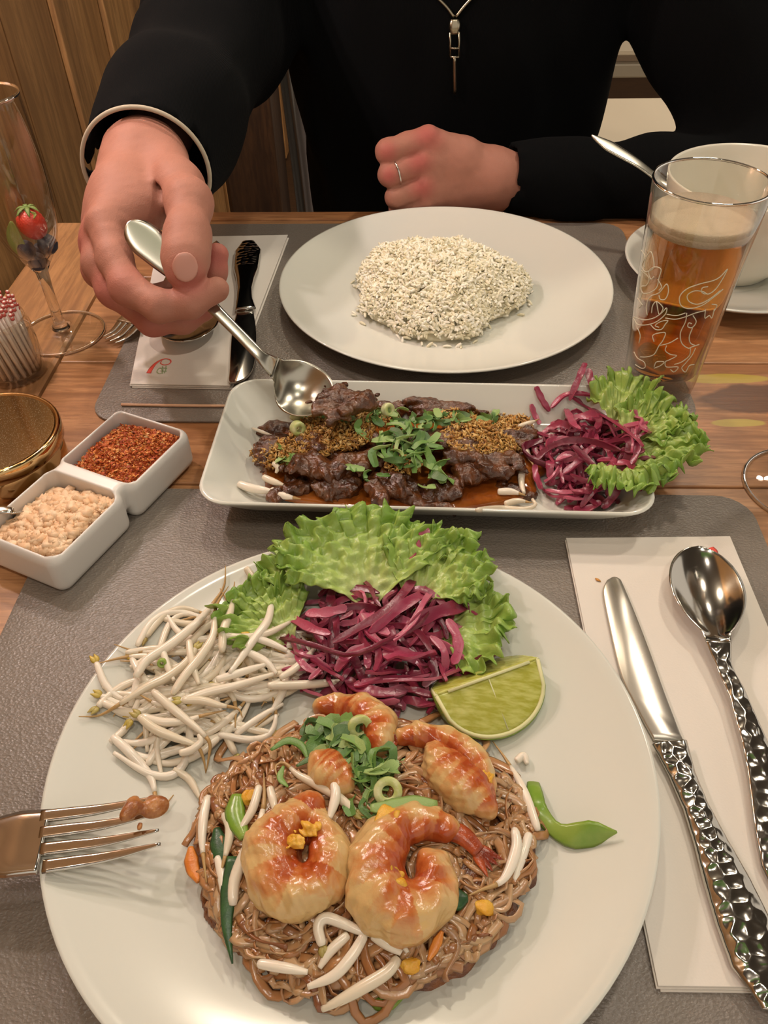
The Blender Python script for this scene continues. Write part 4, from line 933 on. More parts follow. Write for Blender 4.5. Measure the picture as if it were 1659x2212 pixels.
RAW = [([(170, 1548), (216, 1545), (263, 1518), (316, 1485), (362, 1462), (402, 1432), (422, 1402)], .0024, 'start', 3, 'longest pale bean sprout reaching the left rim of the front plate'),
       ([(293, 1462), (315, 1428), (345, 1408), (378, 1385), (430, 1340), (470, 1290), (485, 1262), (487, 1222)], .0026, 'end', 4, 'thick bean sprout at the upper left edge of the sprout heap'),
       ([(332, 1498), (362, 1525), (402, 1558), (438, 1588), (455, 1611), (452, 1644), (447, 1672)], .0022, 'end', 16, None),
       ([(302, 1551), (336, 1578), (382, 1598), (425, 1614), (440, 1640), (446, 1674)], .0023, 'end', 14, None),
       ([(389, 1631), (415, 1624), (435, 1606), (430, 1590)], .0020, None, 15, None),
       ([(243, 1591), (276, 1621), (309, 1657), (329, 1687), (339, 1737), (352, 1743), (375, 1717)], .0024, 'end', 4, 'drooping bean sprout beside the noodle bite on the fork tines'),
       ([(395, 1518), (435, 1518), (475, 1528), (515, 1536), (525, 1555)], .0021, 'end', 16, None),
       ([(306, 1548), (349, 1561), (402, 1558), (435, 1548), (490, 1535)], .0022, 'end', 11, None),
       ([(533, 1233), (551, 1260), (578, 1296)], .0023, None, 18, 'short upright bean sprout pointing at the lettuce on the front plate'),
       ([(588, 1316), (578, 1352), (548, 1392), (521, 1432), (498, 1462)], .0023, None, 20, None),
       ([(508, 1262), (501, 1319), (485, 1366), (481, 1412)], .0024, 'start', 16, None),
       ([(495, 1273), (468, 1319), (462, 1379), (435, 1425), (402, 1465), (375, 1505)], .0023, 'start', 18, None),
       ([(475, 1376), (528, 1382), (581, 1372), (627, 1349)], .0021, None, 16, None),
       ([(631, 1395), (654, 1396), (677, 1398), (681, 1408), (660, 1432), (634, 1455), (607, 1472)], .0020, 'start', 20, 'bent bean sprout hooked in front of the red cabbage'),
       ([(468, 1472), (515, 1458), (574, 1439)], .0021, None, 14, None), ([(382, 1521), (448, 1498), (515, 1482), (591, 1458)], .0022, None, 12, None),
       ([(580, 1485), (657, 1483), (734, 1477), (765, 1470), (773, 1450), (746, 1420)], .0024, 'end', 15, 'white bean sprout between the cabbage heap and the noodles'),
       ([(531, 1409), (574, 1432), (598, 1458)], .0022, None, 13, None), ([(541, 1379), (581, 1392), (621, 1409)], .0020, None, 15, None),
       ([(409, 1386), (415, 1432), (430, 1480)], .0021, None, 12, None), ([(375, 1661), (409, 1684), (432, 1724)], .0019, None, 4, None),
       ([(515, 1279), (541, 1258), (556, 1246)], .0018, None, 8, None), ([(350, 1400), (362, 1440), (376, 1470)], .0019, None, 7, None), ([(300, 1500), (345, 1520), (400, 1500)], .0019, 'start', 8, None)]
k = 0
for pts, r, tl, lz, lab in RAW:
    P = [onto(a, b, HSP, .002)+np.array([0, 0, max(0, (lz-9)*.0003)]) for a, b in pts]
    sprout(P, r, tl or 'end', head=(k % 3 == 0), thin=.3 if tl else 0, seed=k, **({'label': lab, 'group': None} if lab else {})); k += 1
for i in range(130):
    a = rng.uniform(0, 6.28); rr = math.sqrt(rng.uniform())*.92; c = np.array(SC_)+np.array([rr*math.cos(a)*.054*.77-rr*math.sin(a)*.039*.64, rr*math.cos(a)*.054*.64+rr*math.sin(a)*.039*.77])
    ang = rng.normal(.45, .5)+(pi if rng.uniform() < .5 else 0); L = rng.uniform(.028, .048); cv = rng.normal(0, .010); d = np.array([math.cos(ang), math.sin(ang)]); nn = np.array([-d[1], d[0]]); lz = rng.uniform(-.6, .25)
    P = []
    for t_ in np.linspace(-.5, .5, 5):
        q = c+d*L*t_+nn*cv*(1-4*t_*t_); hb = HF(*q); P.append((q[0], q[1], max(hb+.0024, HSP(*q)*(.75+.25*lz)+(hb*.25)*(1-lz)*.6+.0)))
    sd_ = side_of(c, SC_, ('cabbage side', 'lettuce side', 'plate-rim side', 'fork side'))
    sprout(P, rng.uniform(.0017, .0023), 'end', head=rng.uniform() < .3, thin=.3 if rng.uniform() < .6 else 0, seed=i+40, label='pale raw bean sprout on the %s of the front sprout heap' % sd_, group='raw bean sprouts, %s of the heap' % sd_)
TOP = [([(602, 1686), (595, 1657), (614, 1648), (643, 1673), (684, 1695), (728, 1720), (766, 1752)], .0022, 'start', .0040, 'long bean sprout arching over the front shrimp and herbs'),
       ([(722, 1692), (725, 1720), (712, 1768)], .0023, None, .0075, 'short bean sprout crossing on top of the arching one'),
       ([(450, 1720), (440, 1765), (437, 1822), (446, 1907)], .0022, 'end', .003, None), ([(484, 1758), (497, 1790), (488, 1844), (472, 1901)], .0022, 'end', .003, None),
       ([(570, 1670), (570, 1733), (557, 1790), (529, 1844), (507, 1901), (503, 1955)], .0025, 'start', .0045, 'longest cooked bean sprout left of the round shrimp'),
       ([(560, 1698), (545, 1749), (516, 1796)], .0021, None, .004, None), ([(583, 1701), (595, 1755)], .0020, None, .003, None),
       ([(696, 2043), (687, 2002), (703, 1983), (738, 1993), (779, 2012), (804, 2018)], .0023, None, .004, 'hooked bean sprout below the two front shrimp'),
       ([(788, 2018), (760, 2065), (722, 2107), (665, 2132)], .0023, None, .004, None), ([(804, 2018), (839, 2040), (867, 2059)], .0024, None, .004, None),
       ([(861, 2069), (836, 2100), (785, 2132), (728, 2164), (696, 2180)], .0026, None, .003, 'thick bean sprout at the bottom edge of the noodle heap'),
       ([(753, 2018), (715, 2053), (690, 2091)], .0021, None, .003, None), ([(557, 2081), (617, 2091), (665, 2100)], .0021, None, .003, None),
       ([(1064, 1601), (1096, 1645), (1131, 1707), (1162, 1793)], .0021, 'start', .003, 'thin bean sprout along the right edge of the noodles'),
       ([(1111, 1790), (1115, 1833), (1088, 1899), (1037, 1923), (1013, 1934)], .0024, 'end', .004, 'curved white bean sprout right of the second shrimp'),
       ([(1143, 1801), (1127, 1852), (1111, 1903)], .0022, None, .002, None), ([(1115, 1645), (1131, 1633), (1139, 1650)], .0020, None, .003, None), ([(700, 1560), (730, 1600), (738, 1640)], .0018, None, .000, None),
       ([(470, 1850), (480, 1900), (486, 1950)], .002, None, .002, None), ([(905, 2010), (870, 2030), (880, 2058)], .0017, None, .003, None)]
for i, (pts, r, tl, lz, lab) in enumerate(TOP):
    sprout([onto(a, b, HN, lz) for a, b in pts], r, tl or 'end', head=i in (0, 7), thin=.28 if tl else 0, seed=100+i, label=lab or 'cooked bean sprout among the noodles on the front plate', group=None if lab else 'cooked bean sprouts in the noodles')

# ---- red cabbage shreds
def sharp(o, a=38): return flat_sharp(o, a)
def shred(P, w, label, group, tw=0.0, th=.00075, up=(0, 0, 1), n=18):
    P = resample(P, n); s = np.linspace(0, 1, n); ww = w*(.55+.45*np.sin(np.clip(s*.92+.06, 0, 1)*pi)**.5)*(1+.12*np.sin(s*17+w*9e3))
    ww[0] *= .5; ww[-1] *= .35
    return sharp(obj('cabbage_shred', strip(P, ww, th, up, tw, .25), FM['cabbage'].m, label=label, cat='cabbage', group=group))
q = lambda L: [(580+a*.3858, 1080+b_*.3858) for a, b_ in L]
CB = [([(120, 345), (250, 350), (380, 360), (470, 400), (560, 440)], 3.3, 20, 'broad cabbage shred along the top left of the front heap'),
      ([(870, 150), (865, 230), (830, 320), (780, 360)], 4.2, 62, 'tall cabbage shred standing up against the lettuce'),
      ([(270, 415), (400, 425), (520, 450), (650, 440), (780, 430)], 1.6, 24, None), ([(300, 610), (330, 520), (420, 505), (530, 500), (620, 520)], 2.6, 22, None),
      ([(60, 630), (160, 680), (260, 730), (350, 750)], 3.0, 20, None), ([(30, 775), (150, 790), (300, 830), (420, 870), (540, 850), (660, 790), (800, 730), (900, 620), (950, 520)], 1.5, 26, 'long thin cabbage shred looping across the front heap'),
      ([(840, 400), (760, 520), (640, 640), (500, 720), (360, 800)], 3.0, 26, 'long dark cabbage shred crossing the front heap diagonally'),
      ([(930, 480), (840, 540), (740, 600), (640, 680), (560, 740)], 3.2, 24, None), ([(1190, 470), (1100, 450), (980, 470), (880, 430), (800, 370), (700, 400)], 2.6, 22, None),
      ([(1110, 350), (1050, 430), (960, 470)], 2.6, 48, None), ([(1140, 590), (1020, 610), (880, 650), (760, 730)], 4.5, 24, 'wide cabbage shred at the right of the front heap'),
      ([(1000, 670), (1050, 760), (1060, 850), (1030, 920)], 3.2, 22, None), ([(1300, 845), (1180, 910), (1060, 950), (940, 1000), (800, 1010), (640, 1010)], 1.9, 14, 'thin cabbage shred lying over the lime wedge'),
      ([(210, 640), (330, 630), (440, 600)], 3.2, 24, None), ([(170, 420), (180, 520), (120, 600)], 2.6, 16, None), ([(640, 870), (720, 860), (800, 880), (940, 860)], 6.0, 20, 'flat wide cabbage piece low in the front heap'),
      ([(600, 780), (620, 880), (600, 960)], 2.2, 20, None), ([(480, 1040), (620, 1010), (780, 1000), (920, 980)], 2.6, 10, None), ([(520, 640), (560, 740), (620, 800), (700, 850)], 2.6, 20, None),
      ([(240, 880), (340, 960), (420, 1010)], 2.6, 12, None), ([(850, 1060), (880, 1130)], 2.2, 4, None), ([(950, 480), (880, 560), (800, 700), (700, 790)], 2.0, 28, None), ([(480, 430), (560, 480), (600, 560), (630, 600)], 1.4, 26, None),
      ([(380, 960), (420, 900), (480, 850), (560, 820)], 3.0, 14, None), ([(900, 900), (930, 980), (860, 1040)], 2.4, 12, None)]
GC = 'pickled red cabbage shreds on the front plate'; LCB = 'glossy purple cabbage shred in the heap on the front plate'
for i, (L, w, z, lab) in enumerate(CB):
    pts = q(L); P = [onto(a, b, HCB, (z-18)*.00035+.002) for a, b in pts]
    P = [np.array([p_[0], p_[1], max(p_[2], HF(p_[0], p_[1])+.002)]) for p_ in P]
    shred(P, w*.00082, lab or LCB, None if lab else GC, tw=rng.normal(0, .8))
def cab_fill(n, c, rx, ry, H, H0, label, group, sides, zr=(.35, 1.05), wr=(.0011, .0028), Lr=(.018, .045)):
    for i in range(n):
        a = rng.uniform(0, 6.28); rr = math.sqrt(rng.uniform())*.9; cc = np.array(c)+np.array([rr*math.cos(a)*rx, rr*math.sin(a)*ry])
        ang = rng.uniform(0, 6.28); L = rng.uniform(*Lr)*(1-.35*rr); cv = rng.normal(0, .009); d = np.array([math.cos(ang), math.sin(ang)]); nn = np.array([-d[1], d[0]]); f = rng.uniform(*zr); tl = rng.normal(0, .004)
        P = []
        for t_ in np.linspace(-.5, .5, 5):
            q_ = cc+d*L*t_+nn*cv*(1-4*t_*t_); hb = H0(*q_); P.append((q_[0], q_[1], max(hb+.0015, hb+(H(*cc)-H0(*cc))*f-abs(t_)*.010+tl*t_*2)))
        sd_ = side_of(cc, c, sides); shred(P, rng.uniform(*wr), label+', '+sd_, group+', '+sd_, tw=rng.normal(0, 1.6), n=14)
cab_fill(135, CCB, .056, .038, HCB, HF, 'purple cabbage shred in the front heap', GC, ('lime side', 'lettuce side', 'sprout side', 'noodle side'))

# ---- noodles: one heap nobody could count, over a sauced core
s = SDF((NC[0]-.092, NC[1]-.078, .004), (NC[0]+.092, NC[1]+.078, .05), .0013)
d = s.ell((NC[0], NC[1], .0045), (.0770, .0620, .0195))+(s.noise(170, .0022, 21)+s.noise(420, .0010, 22)+s.noise(900, .0004, 23))*np.clip(1.1-((s.X-NC[0])/.077)**2-((s.Y-NC[1])/.062)**2, .12, 1)
s.d = np.maximum(d, .0068-s.Z)
obj('noodle_core', s.out(), FM['sauce_mass'].m, label='brown glazed bed of pad thai under the shrimp on the front plate', cat='noodles', kind='stuff')
Vs = []
for i in range(640):
    a = rng.uniform(0, 6.28); rr = math.sqrt(rng.uniform(0, 1.0)); c = np.array(NC)+np.array([rr*math.cos(a)*.079, rr*math.sin(a)*.064])
    eb = .945+.045*math.sin(3*a+1)+.04*math.sin(7*a+2)+.03*math.sin(12*a); c = np.array(NC)+(c-np.array(NC))*eb
    ang = rng.uniform(0, 6.28) if rr < .7 else a+pi/2+rng.normal(0, .3); R = rng.uniform(.005, .022); sp = rng.choice([-1, 1])*rng.uniform(1.0, 3.6); n = 16; P = []; w = rng.uniform(.0012, .0026); lf_ = rng.uniform(-.0012, .0020); x, y_ = c
    for j in range(n):
        P.append((x, y_, max(HN(x, y_)+lf_+.0007*math.sin(j*1.1+i), HF(x, y_)+.0011))); st = R*abs(sp)/n; ang += sp/n
        qn = math.hypot((x-NC[0])/.0815, (y_-NC[1])/.0665)
        if qn > .93*(.945+.045*math.sin(3*a+1)+.04*math.sin(7*a+2)+.03*math.sin(12*a)):
            w_in = math.atan2(NC[1]-y_, NC[0]-x); dd = (w_in-ang+pi) % (2*pi)-pi; ang += dd*rng.uniform(.15, .5)
        x += math.cos(ang)*st; y_ += math.sin(ang)*st
    Vs.append(tube(np.array(P), w, 6, r2=np.full(n, .00055), twist=rng.normal(0, 1.2)))
# looser loops hanging at the lower right edge
for L in ([(905, 1985), (960, 1975), (1000, 2010), (985, 2060), (930, 2080)], [(955, 1990), (985, 2040), (960, 2100), (965, 2120)], [(1040, 1950), (1090, 1960), (1100, 1910)], [(560, 1700), (520, 1640), (470, 1640), (500, 1590)], [(640, 1560), (600, 1590), (590, 1640)], [(1000, 1580), (1050, 1600), (1030, 1640)], [(910, 1560), (960, 1540), (1010, 1570)],
          [(1060, 1960), (1110, 1930), (1135, 1900)], [(990, 2020), (1040, 2030), (1080, 1990)], [(520, 1990), (560, 2030), (620, 2050)], [(900, 2100), (950, 2080), (1000, 2090)], [(800, 1530), (840, 1560), (900, 1560)]):
    P = np.array([onto(a, b, HN, .002) for a, b in L]); P[:, 2] = np.maximum(P[:, 2], [HF(p[0], p[1])+.0015 for p in P]); Vs.append(tube(resample(P, 20), .0021, 6, r2=np.full(20, .0006), twist=rng.normal(0, 1)))
obj('rice_noodles', merge(Vs), FM['noodle'].m, label='tangled glazed rice noodles heaped on the front plate', cat='noodles', kind='stuff')

# ---- shrimp
def rot_basis(z):
    z = np.array(z, float); z /= np.linalg.norm(z); x = np.cross((0, 1, 0), z); x /= np.linalg.norm(x); return np.array([x, np.cross(z, x), z])
def shrimp_obj(path, rad, label, lift, split=.0, inner=None, tailpts=None, seed=1, H=HN):
    C = [onto(a, b, H, lift) for a, b in path]; P = resample(C, 15); R = np.interp(np.linspace(0, 1, 15), np.linspace(0, 1, len(rad)), rad)
    R = R*(1+.045*np.cos(np.arange(15)*pi))          # body segments
    lo, hi = P.min(0)-max(rad)*1.3, P.max(0)+max(rad)*1.3; s = SDF(lo, hi, .00075)
    d = s.chain([pr4(p, r) for p, r in zip(P, R)], .0022)
    if split:                                        # opened along the back: groove down the top centre line
        T = np.gradient(P, axis=0); g = s.chain([(p[0], p[1], p[2]+r*1.08, r*split) for p, r in zip(P[2:-2], R[2:-2])], .001); d = -smin(-d, g, .003)
    s.d = d+s.noise(300, .0007, seed)+s.noise(900, .00028, seed+1); V, F = s.out()
    ctr = P.mean(0) if inner is None else U(inner[0], inner[1], P[:, 2].mean())
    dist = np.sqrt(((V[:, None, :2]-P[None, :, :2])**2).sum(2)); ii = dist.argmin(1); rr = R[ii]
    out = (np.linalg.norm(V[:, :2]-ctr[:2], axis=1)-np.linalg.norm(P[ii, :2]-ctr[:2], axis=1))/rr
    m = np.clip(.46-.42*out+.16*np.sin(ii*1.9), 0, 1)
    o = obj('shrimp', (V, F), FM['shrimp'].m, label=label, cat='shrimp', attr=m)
    if tailpts:
        TP = [onto(a, b, H, lift) for a, b in tailpts]; ts = tube(resample(TP, 12), np.interp(np.linspace(0, 1, 12), [0, .5, 1], [rad[-1]*.8, rad[-1]*.75, rad[-1]*.55]), 10, .7); fans = [ts]; e = TP[-1]; dd = TP[-1]-TP[-2]; dd /= np.linalg.norm(dd); sd = np.cross(dd, (0, 0, 1))
        for k_ in (-1, -.35, .35, 1): fans.append(tube(resample([e-dd*.002, e+dd*.004+sd*.003*k_, e+dd*.009+sd*.005*k_], 8), [.0012, .0022, .0026, .0024, .0018, .0012, .0008, .0002], 8, .3))
        obj('tail_fan', merge(fans), FM['tail_shell'].m, o)
    return o
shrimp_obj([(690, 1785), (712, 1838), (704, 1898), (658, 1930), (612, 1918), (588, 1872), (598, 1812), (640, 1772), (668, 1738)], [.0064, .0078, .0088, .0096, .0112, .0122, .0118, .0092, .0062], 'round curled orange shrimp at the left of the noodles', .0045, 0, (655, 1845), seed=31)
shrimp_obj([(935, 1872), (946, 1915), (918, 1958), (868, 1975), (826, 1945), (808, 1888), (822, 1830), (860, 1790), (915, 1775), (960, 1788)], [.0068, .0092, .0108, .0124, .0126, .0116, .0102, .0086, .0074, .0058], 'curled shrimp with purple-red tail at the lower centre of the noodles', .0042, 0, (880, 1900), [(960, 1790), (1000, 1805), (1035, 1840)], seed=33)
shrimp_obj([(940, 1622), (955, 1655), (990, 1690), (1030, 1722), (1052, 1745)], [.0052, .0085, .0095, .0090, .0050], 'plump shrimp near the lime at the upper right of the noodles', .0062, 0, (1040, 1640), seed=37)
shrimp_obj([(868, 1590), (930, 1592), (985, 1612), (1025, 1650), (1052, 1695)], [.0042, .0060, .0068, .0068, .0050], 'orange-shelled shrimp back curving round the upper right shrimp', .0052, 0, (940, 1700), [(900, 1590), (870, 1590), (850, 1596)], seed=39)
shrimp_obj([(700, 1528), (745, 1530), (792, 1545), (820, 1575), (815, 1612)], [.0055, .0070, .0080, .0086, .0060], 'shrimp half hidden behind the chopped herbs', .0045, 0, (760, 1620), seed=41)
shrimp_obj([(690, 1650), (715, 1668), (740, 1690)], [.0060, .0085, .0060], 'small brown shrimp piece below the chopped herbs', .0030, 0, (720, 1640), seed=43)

# ---- small bits in the front heap
def lump(name, c, r, mat, label, cat, group=None, seed=1, amp=.25, h=None):
    h = h or max(r)/9; s = SDF(np.array(c)-np.array(r)*1.4, np.array(c)+np.array(r)*1.4, h); s.d = s.ell(c, r)+s.noise(1.9/min(r), amp*min(r), seed)
    return obj(name, s.out(), mat.m, label=label, cat=cat, group=group)
for i, (a, b, r, lz, lab) in enumerate((((838), 1800, (.0062, .0095, .0045), .009, 'yellow scrambled egg piece on top of the centre shrimp'), (850, 1908, (.0050, .0050, .0035), .0125, 'small yellow egg piece on the lower shrimp'), (1052, 1680, (.0034, .0030, .0022), .0105, 'tiny egg piece on the upper right shrimp'), (838, 1880, (.003, .003, .0025), .0125, 'tiny pale crumb on the lower shrimp'), (540, 1722, (.0035, .003, .0025), .003, 'yellow egg piece beside the green pepper piece'), (640, 1820, (.0036, .003, .002), .0128, 'brown crumb on the round shrimp'), (668, 1790, (.005, .003, .002), .012, 'orange crumb near the head of the round shrimp'), (1045, 1960, (.004, .0035, .0025), .002, 'orange egg piece at the right edge of the noodles'), (885, 2085, (.003, .003, .002), .003, 'small yellow egg piece at the lower edge of the noodles'))):
    lump('egg_piece', onto(a, b, HN, lz), r, FM['egg'], lab, 'egg', 'egg pieces on the front plate', 50+i)
def ribbon(name, pts, w, mat, label, cat, group=None, H=HN, lift=.003, th=.0004, tw=0.0, n=16, taper=(.4, 1, .9, .3)):
    P = resample([onto(a, b, H, lift if np.ndim(lift) == 0 else lift[i]) for i, (a, b) in enumerate(pts)], n); ww = w*np.interp(np.linspace(0, 1, n), np.linspace(0, 1, len(taper)), taper)
    return obj(name, tube(P, ww, 8, r2=np.full(n, th), twist=tw), mat.m, label=label, cat=cat, group=group)
ribbon('green_strip', [(1152, 1690), (1160, 1740), (1190, 1785), (1230, 1805), (1285, 1800), (1333, 1797)], .0042, FM['pod'], 'twisted bright green pepper strip reaching right over the plate', 'vegetable', lift=[.002, .003, .004, .005, .005, .004], th=.0007, tw=1.2, taper=(.7, 1, .9, .8, 1.3, 1.4, .1))
ribbon('dark_chive', [(503, 1850), (494, 1930), (490, 2000), (502, 2082)], .0036, FM['chive'], 'long dark green chive hanging off the left of the noodles', 'herb', lift=[.003, .003, .003, .003], taper=(.7, 1, .6, .1))
ribbon('green_bean', [(512, 1718), (508, 1760), (528, 1810)], .0046, FM['pod'], 'bright green pepper piece among the left sprouts', 'vegetable', lift=.004, th=.0015, taper=(.6, 1, .9, .5))
ribbon('green_bean', [(468, 1790), (476, 1840), (480, 1880)], .0040, FM['chive'], 'dark green pepper piece behind the left sprouts', 'vegetable', lift=.0015, th=.0012)
ribbon('green_bean', [(960, 1925), (985, 1940), (1010, 1940)], .0050, FM['chive'], 'dark green leaf under the curved right sprout', 'vegetable', lift=.002, th=.001)
ribbon('green_bean', [(795, 2145), (830, 2158), (870, 2150)], .0045, FM['pod'], 'dull green strip at the lower edge of the noodles', 'vegetable', H=HF, lift=.003, th=.0008)
ribbon('carrot_shred', [(765, 1492), (805, 1512), (838, 1545), (850, 1585)], .0016, FM['carrot'], 'orange carrot shred arching behind the top shrimp', 'carrot', lift=[.006, .008, .010, .008], th=.0007)
ribbon('carrot_shred', [(412, 1830), (415, 1870), (428, 1905)], .0032, FM['carrot'], 'orange carrot piece at the left edge of the noodles', 'carrot', lift=.002, th=.001)
ribbon('carrot_shred', [(955, 2012), (940, 2045), (925, 2075)], .0020, FM['carrot'], 'orange carrot shred in the lower right noodle loops', 'carrot', lift=.003, th=.0007)
# scallion rings
def ringpiece(c, r, h, tilt, mat, label, group='pale scallion rings'):
    prof = [(r*.45, -h/2), (r*.92, -h/2), (r, -h*.3), (r, h*.3), (r*.92, h/2), (r*.45, h/2), (r*.40, h*.3), (r*.40, -h*.3)]
    V, F = [], []; a = np.arange(28)/28*2*pi
    for rr, z in prof: V.append(np.stack([np.cos(a)*rr, np.sin(a)*rr, np.full(28, z)], 1))
    V = np.concatenate(V); m = len(prof)
    for i in range(m):
        for j in range(28): k_ = (j+1) % 28; F.append((i*28+j, i*28+k_, ((i+1) % m)*28+k_, ((i+1) % m)*28+j))
    V = V@np.array(Matrix.Rotation(tilt[0], 3, 'X')@Matrix.Rotation(tilt[1], 3, 'Y')).T+np.array(c); return obj('scallion_ring', (V, F), mat.m, label=label, cat='scallion', group=group)
ringpiece(onto(838, 1710, HN, .006), .0064, .0026, (.5, .0), FM['scallion'], 'pale round scallion slice on the chopped herbs')
ringpiece(onto(778, 1572, HN, .010), .0062, .0030, (.9, .3), FM['scallion'], 'pale scallion ring at the top of the chopped herbs')
ringpiece(onto(350, 1432, HSP, .003), .0024, .003, (1.0, .2), FM['pod'], 'tiny green bean hull among the raw sprouts')
# chopped coriander and scallion greens
GH = [((725, 1590), (760, 1560), (790, 1590)), ((690, 1600), (670, 1630), (700, 1640)), ((745, 1640), (790, 1640), (840, 1660))]
hl, hg = 'small chopped green herb piece on top of the noodles', 'chopped herbs on the noodles'
def herb(c, ang, L, w, label, group, bend=.4, tilt=.0, lift=.0, name='herb_piece', mat='green'):
    d = np.array([math.cos(ang), math.sin(ang), tilt]); nn = np.array([-d[1], d[0], 0]); bend = rng.uniform(.1, 1.1); P = [c-d*L/2+np.array([0, 0, -bend*L*.2]), c+nn*bend*L*.35, c+d*L/2+np.array([0, 0, -bend*L*.2])]
    P = resample(P, 9); ww = w*np.array([.7, .95, 1, 1.1, 1, .9, 1.05, .8, .5]); return sharp(obj(name, strip(P, ww, .00022, (0, 0, 1), rng.normal(0, 1.6), rng.uniform(-.1, .6)), FM[mat].m, label=label, cat='herb', group=group))
def herb_patch(n, cpx, rpx, H, zr, label, group, Lr=(.006, .015), wr=(.001, .003)):
    for i in range(n):
        a = rng.uniform(0, 6.28); rr = math.sqrt(rng.uniform()); px, py = cpx[0]+rr*rpx[0]*math.cos(a), cpx[1]+rr*rpx[1]*math.sin(a); c = onto(px, py, H, rng.uniform(*zr)*(1.15-rr*.6)); herb(c, rng.uniform(0, 6.28), rng.uniform(*Lr), rng.uniform(*wr), label, group, tilt=rng.normal(0, .25))
herb_patch(40, (730, 1590), (66, 42), HN, (.005, .015), hl, hg, (.006, .014), (.0012, .0036)); herb_patch(46, (790, 1650), (66, 48), HN, (.004, .013), hl, hg); herb_patch(12, (800, 1730), (60, 25), HN, (.002, .007), hl, hg)
for pts, w, lab in (([(585, 1620), (620, 1600), (650, 1610), (665, 1640)], .0020, 'long curved herb blade at the left of the herb pile'), ([(640, 1655), (680, 1636), (725, 1640)], .0016, 'thin green blade below the herb pile'), ([(800, 1745), (850, 1745), (900, 1735), (945, 1735)], .0044, 'broad dark green leaf right of the scallion slice'), ([(650, 1740), (652, 1760), (662, 1735)], .0012, 'small green curl on the round shrimp head'), ([(612, 1655), (605, 1680), (622, 1700)], .0016, 'dark green curl under the arching sprout')):
    ribbon('herb_strip', pts, w, FM['green'], lab, 'herb', 'herb strips on the noodles', lift=.007)
# green specks across the pale left herb cluster handled by material variation

# ---- lime wedge
def lime():
    c = U(1052, 1478, .0185); R3 = .0285; ax = U(1160, 1418, .014)-U(955, 1492, .014); L = np.linalg.norm(ax)/2; ax /= np.linalg.norm(ax)
    up = np.array([0, 0, 1.0])-ax*ax[2]; up /= np.linalg.norm(up); sd = np.cross(ax, up)   # sd points away from or to the camera
    if sd[1] > 0: sd = -sd
    top = c+up*.006; nL, nA = 26, 18; half1, half2 = math.radians(62), math.radians(-46)
    t = thing('lime_wedge', 'juicy green lime wedge resting at the right of the cabbage', 'lime', loc=tuple(U(1052, 1545, .008)))
    def prof(s_): return R3*1.02*math.sqrt(max(0, 1-(s_/1.0)**2))**.85
    def surf(scale, a0, a1, n):
        V = []
        for i in range(nL+1):
            s_ = -1+2*i/nL; r = prof(s_)*scale
            for j in range(n+1):
                a = a0+(a1-a0)*j/n; V.append(top+ax*s_*L*1.04+(-up*math.cos(a)+sd*math.sin(a))*r*(1, .92)[0])
        F = [(i*(n+1)+j, i*(n+1)+j+1, (i+1)*(n+1)+j+1, (i+1)*(n+1)+j) for i in range(nL) for j in range(n)]; return V, F
    o = obj('rind', surf(1.0, half2, half1, nA), FM['lime_rind'].m, t); m_ = o.modifiers.new('t', 'SOLIDIFY'); m_.thickness = .0009; m_.offset = -1
    # two cut faces, each with its pith edge
    for a in (half1, half2):
        V, F, A = [], [], []; n = 12
        for i in range(nL+1):
            s_ = -1+2*i/nL; r = prof(s_)
            for j in range(n+1):
                f = j/n*.985; bul = .0007*math.sin(f*pi)*math.sin((s_+1)*pi/2)
                dirv = -up*math.cos(a)+sd*math.sin(a); nrm = (up*math.sin(abs(a))+sd*math.cos(a)*np.sign(a)); V.append(top+ax*s_*L*1.02+dirv*r*f*.965+nrm*(bul-.0008*max(0, f-.9)/.1*0))
        F = [(i*(n+1)+j, i*(n+1)+j+1, (i+1)*(n+1)+j+1, (i+1)*(n+1)+j) for i in range(nL) for j in range(n)]
        fo = obj('cut_face', (V, F), FM['lime_flesh'].m, t); m_ = fo.modifiers.new('t', 'SOLIDIFY'); m_.thickness = .0012; m_.offset = -1
        E = [top+ax*(-1+2*i/nL)*L*1.03+(-up*math.cos(a)+sd*math.sin(a))*prof(-1+2*i/nL)*.975 for i in range(nL+1)]
        obj('pith', tube(E, .0011, 6), FM['pith'].m, t)
        for f0 in (.5,) if a > 0 else ():
            s0 = -1+2*f0; e = top+ax*s0*L+(-up*math.cos(a)+sd*math.sin(a))*prof(s0)*.9+sd*.0006
            obj('membrane', tube(resample([top+sd*.0006+ax*s0*L*.5, (top+e)/2+sd*.0010+ax*s0*L*.3, e], 8), [.0003, .0004, .0005, .0003], 5) if False else tube([top+sd*.0008+ax*s0*L*.4, e], .00035, 5), FM['pith'].m, t)
    obj('core_line', tube([top-ax*L*.8+up*.0004, top+ax*L*.85+up*.0004], [.0009, .0009], 6), FM['pith'].m, t)
lime()
# noodle bite on the fork tines
c = U(302, 1752, .0305); s = SDF(c-np.array([.014, .012, .008]), c+np.array([.014, .014, .010]), .0007)
d = s.ell(c+np.array([-.003, .001, .002]), (.0050, .0055, .0038)); d = smin(d, s.ell(c+np.array([.004, .001, -.001]), (.0065, .0045, .0032)), .002); d = smin(d, s.ell(c+np.array([.0015, -.0065, -.001]), (.0022, .0035, .0022)), .001); s.d = d+s.noise(420, .0014, 71)
obj('noodle_bite', s.out(), food('noodle_bite', '8a4e26', 'b47c46', .3, 200, .1, .8, 500).m, label='small brown bite of noodle stuck on the fork tines', cat='noodles')

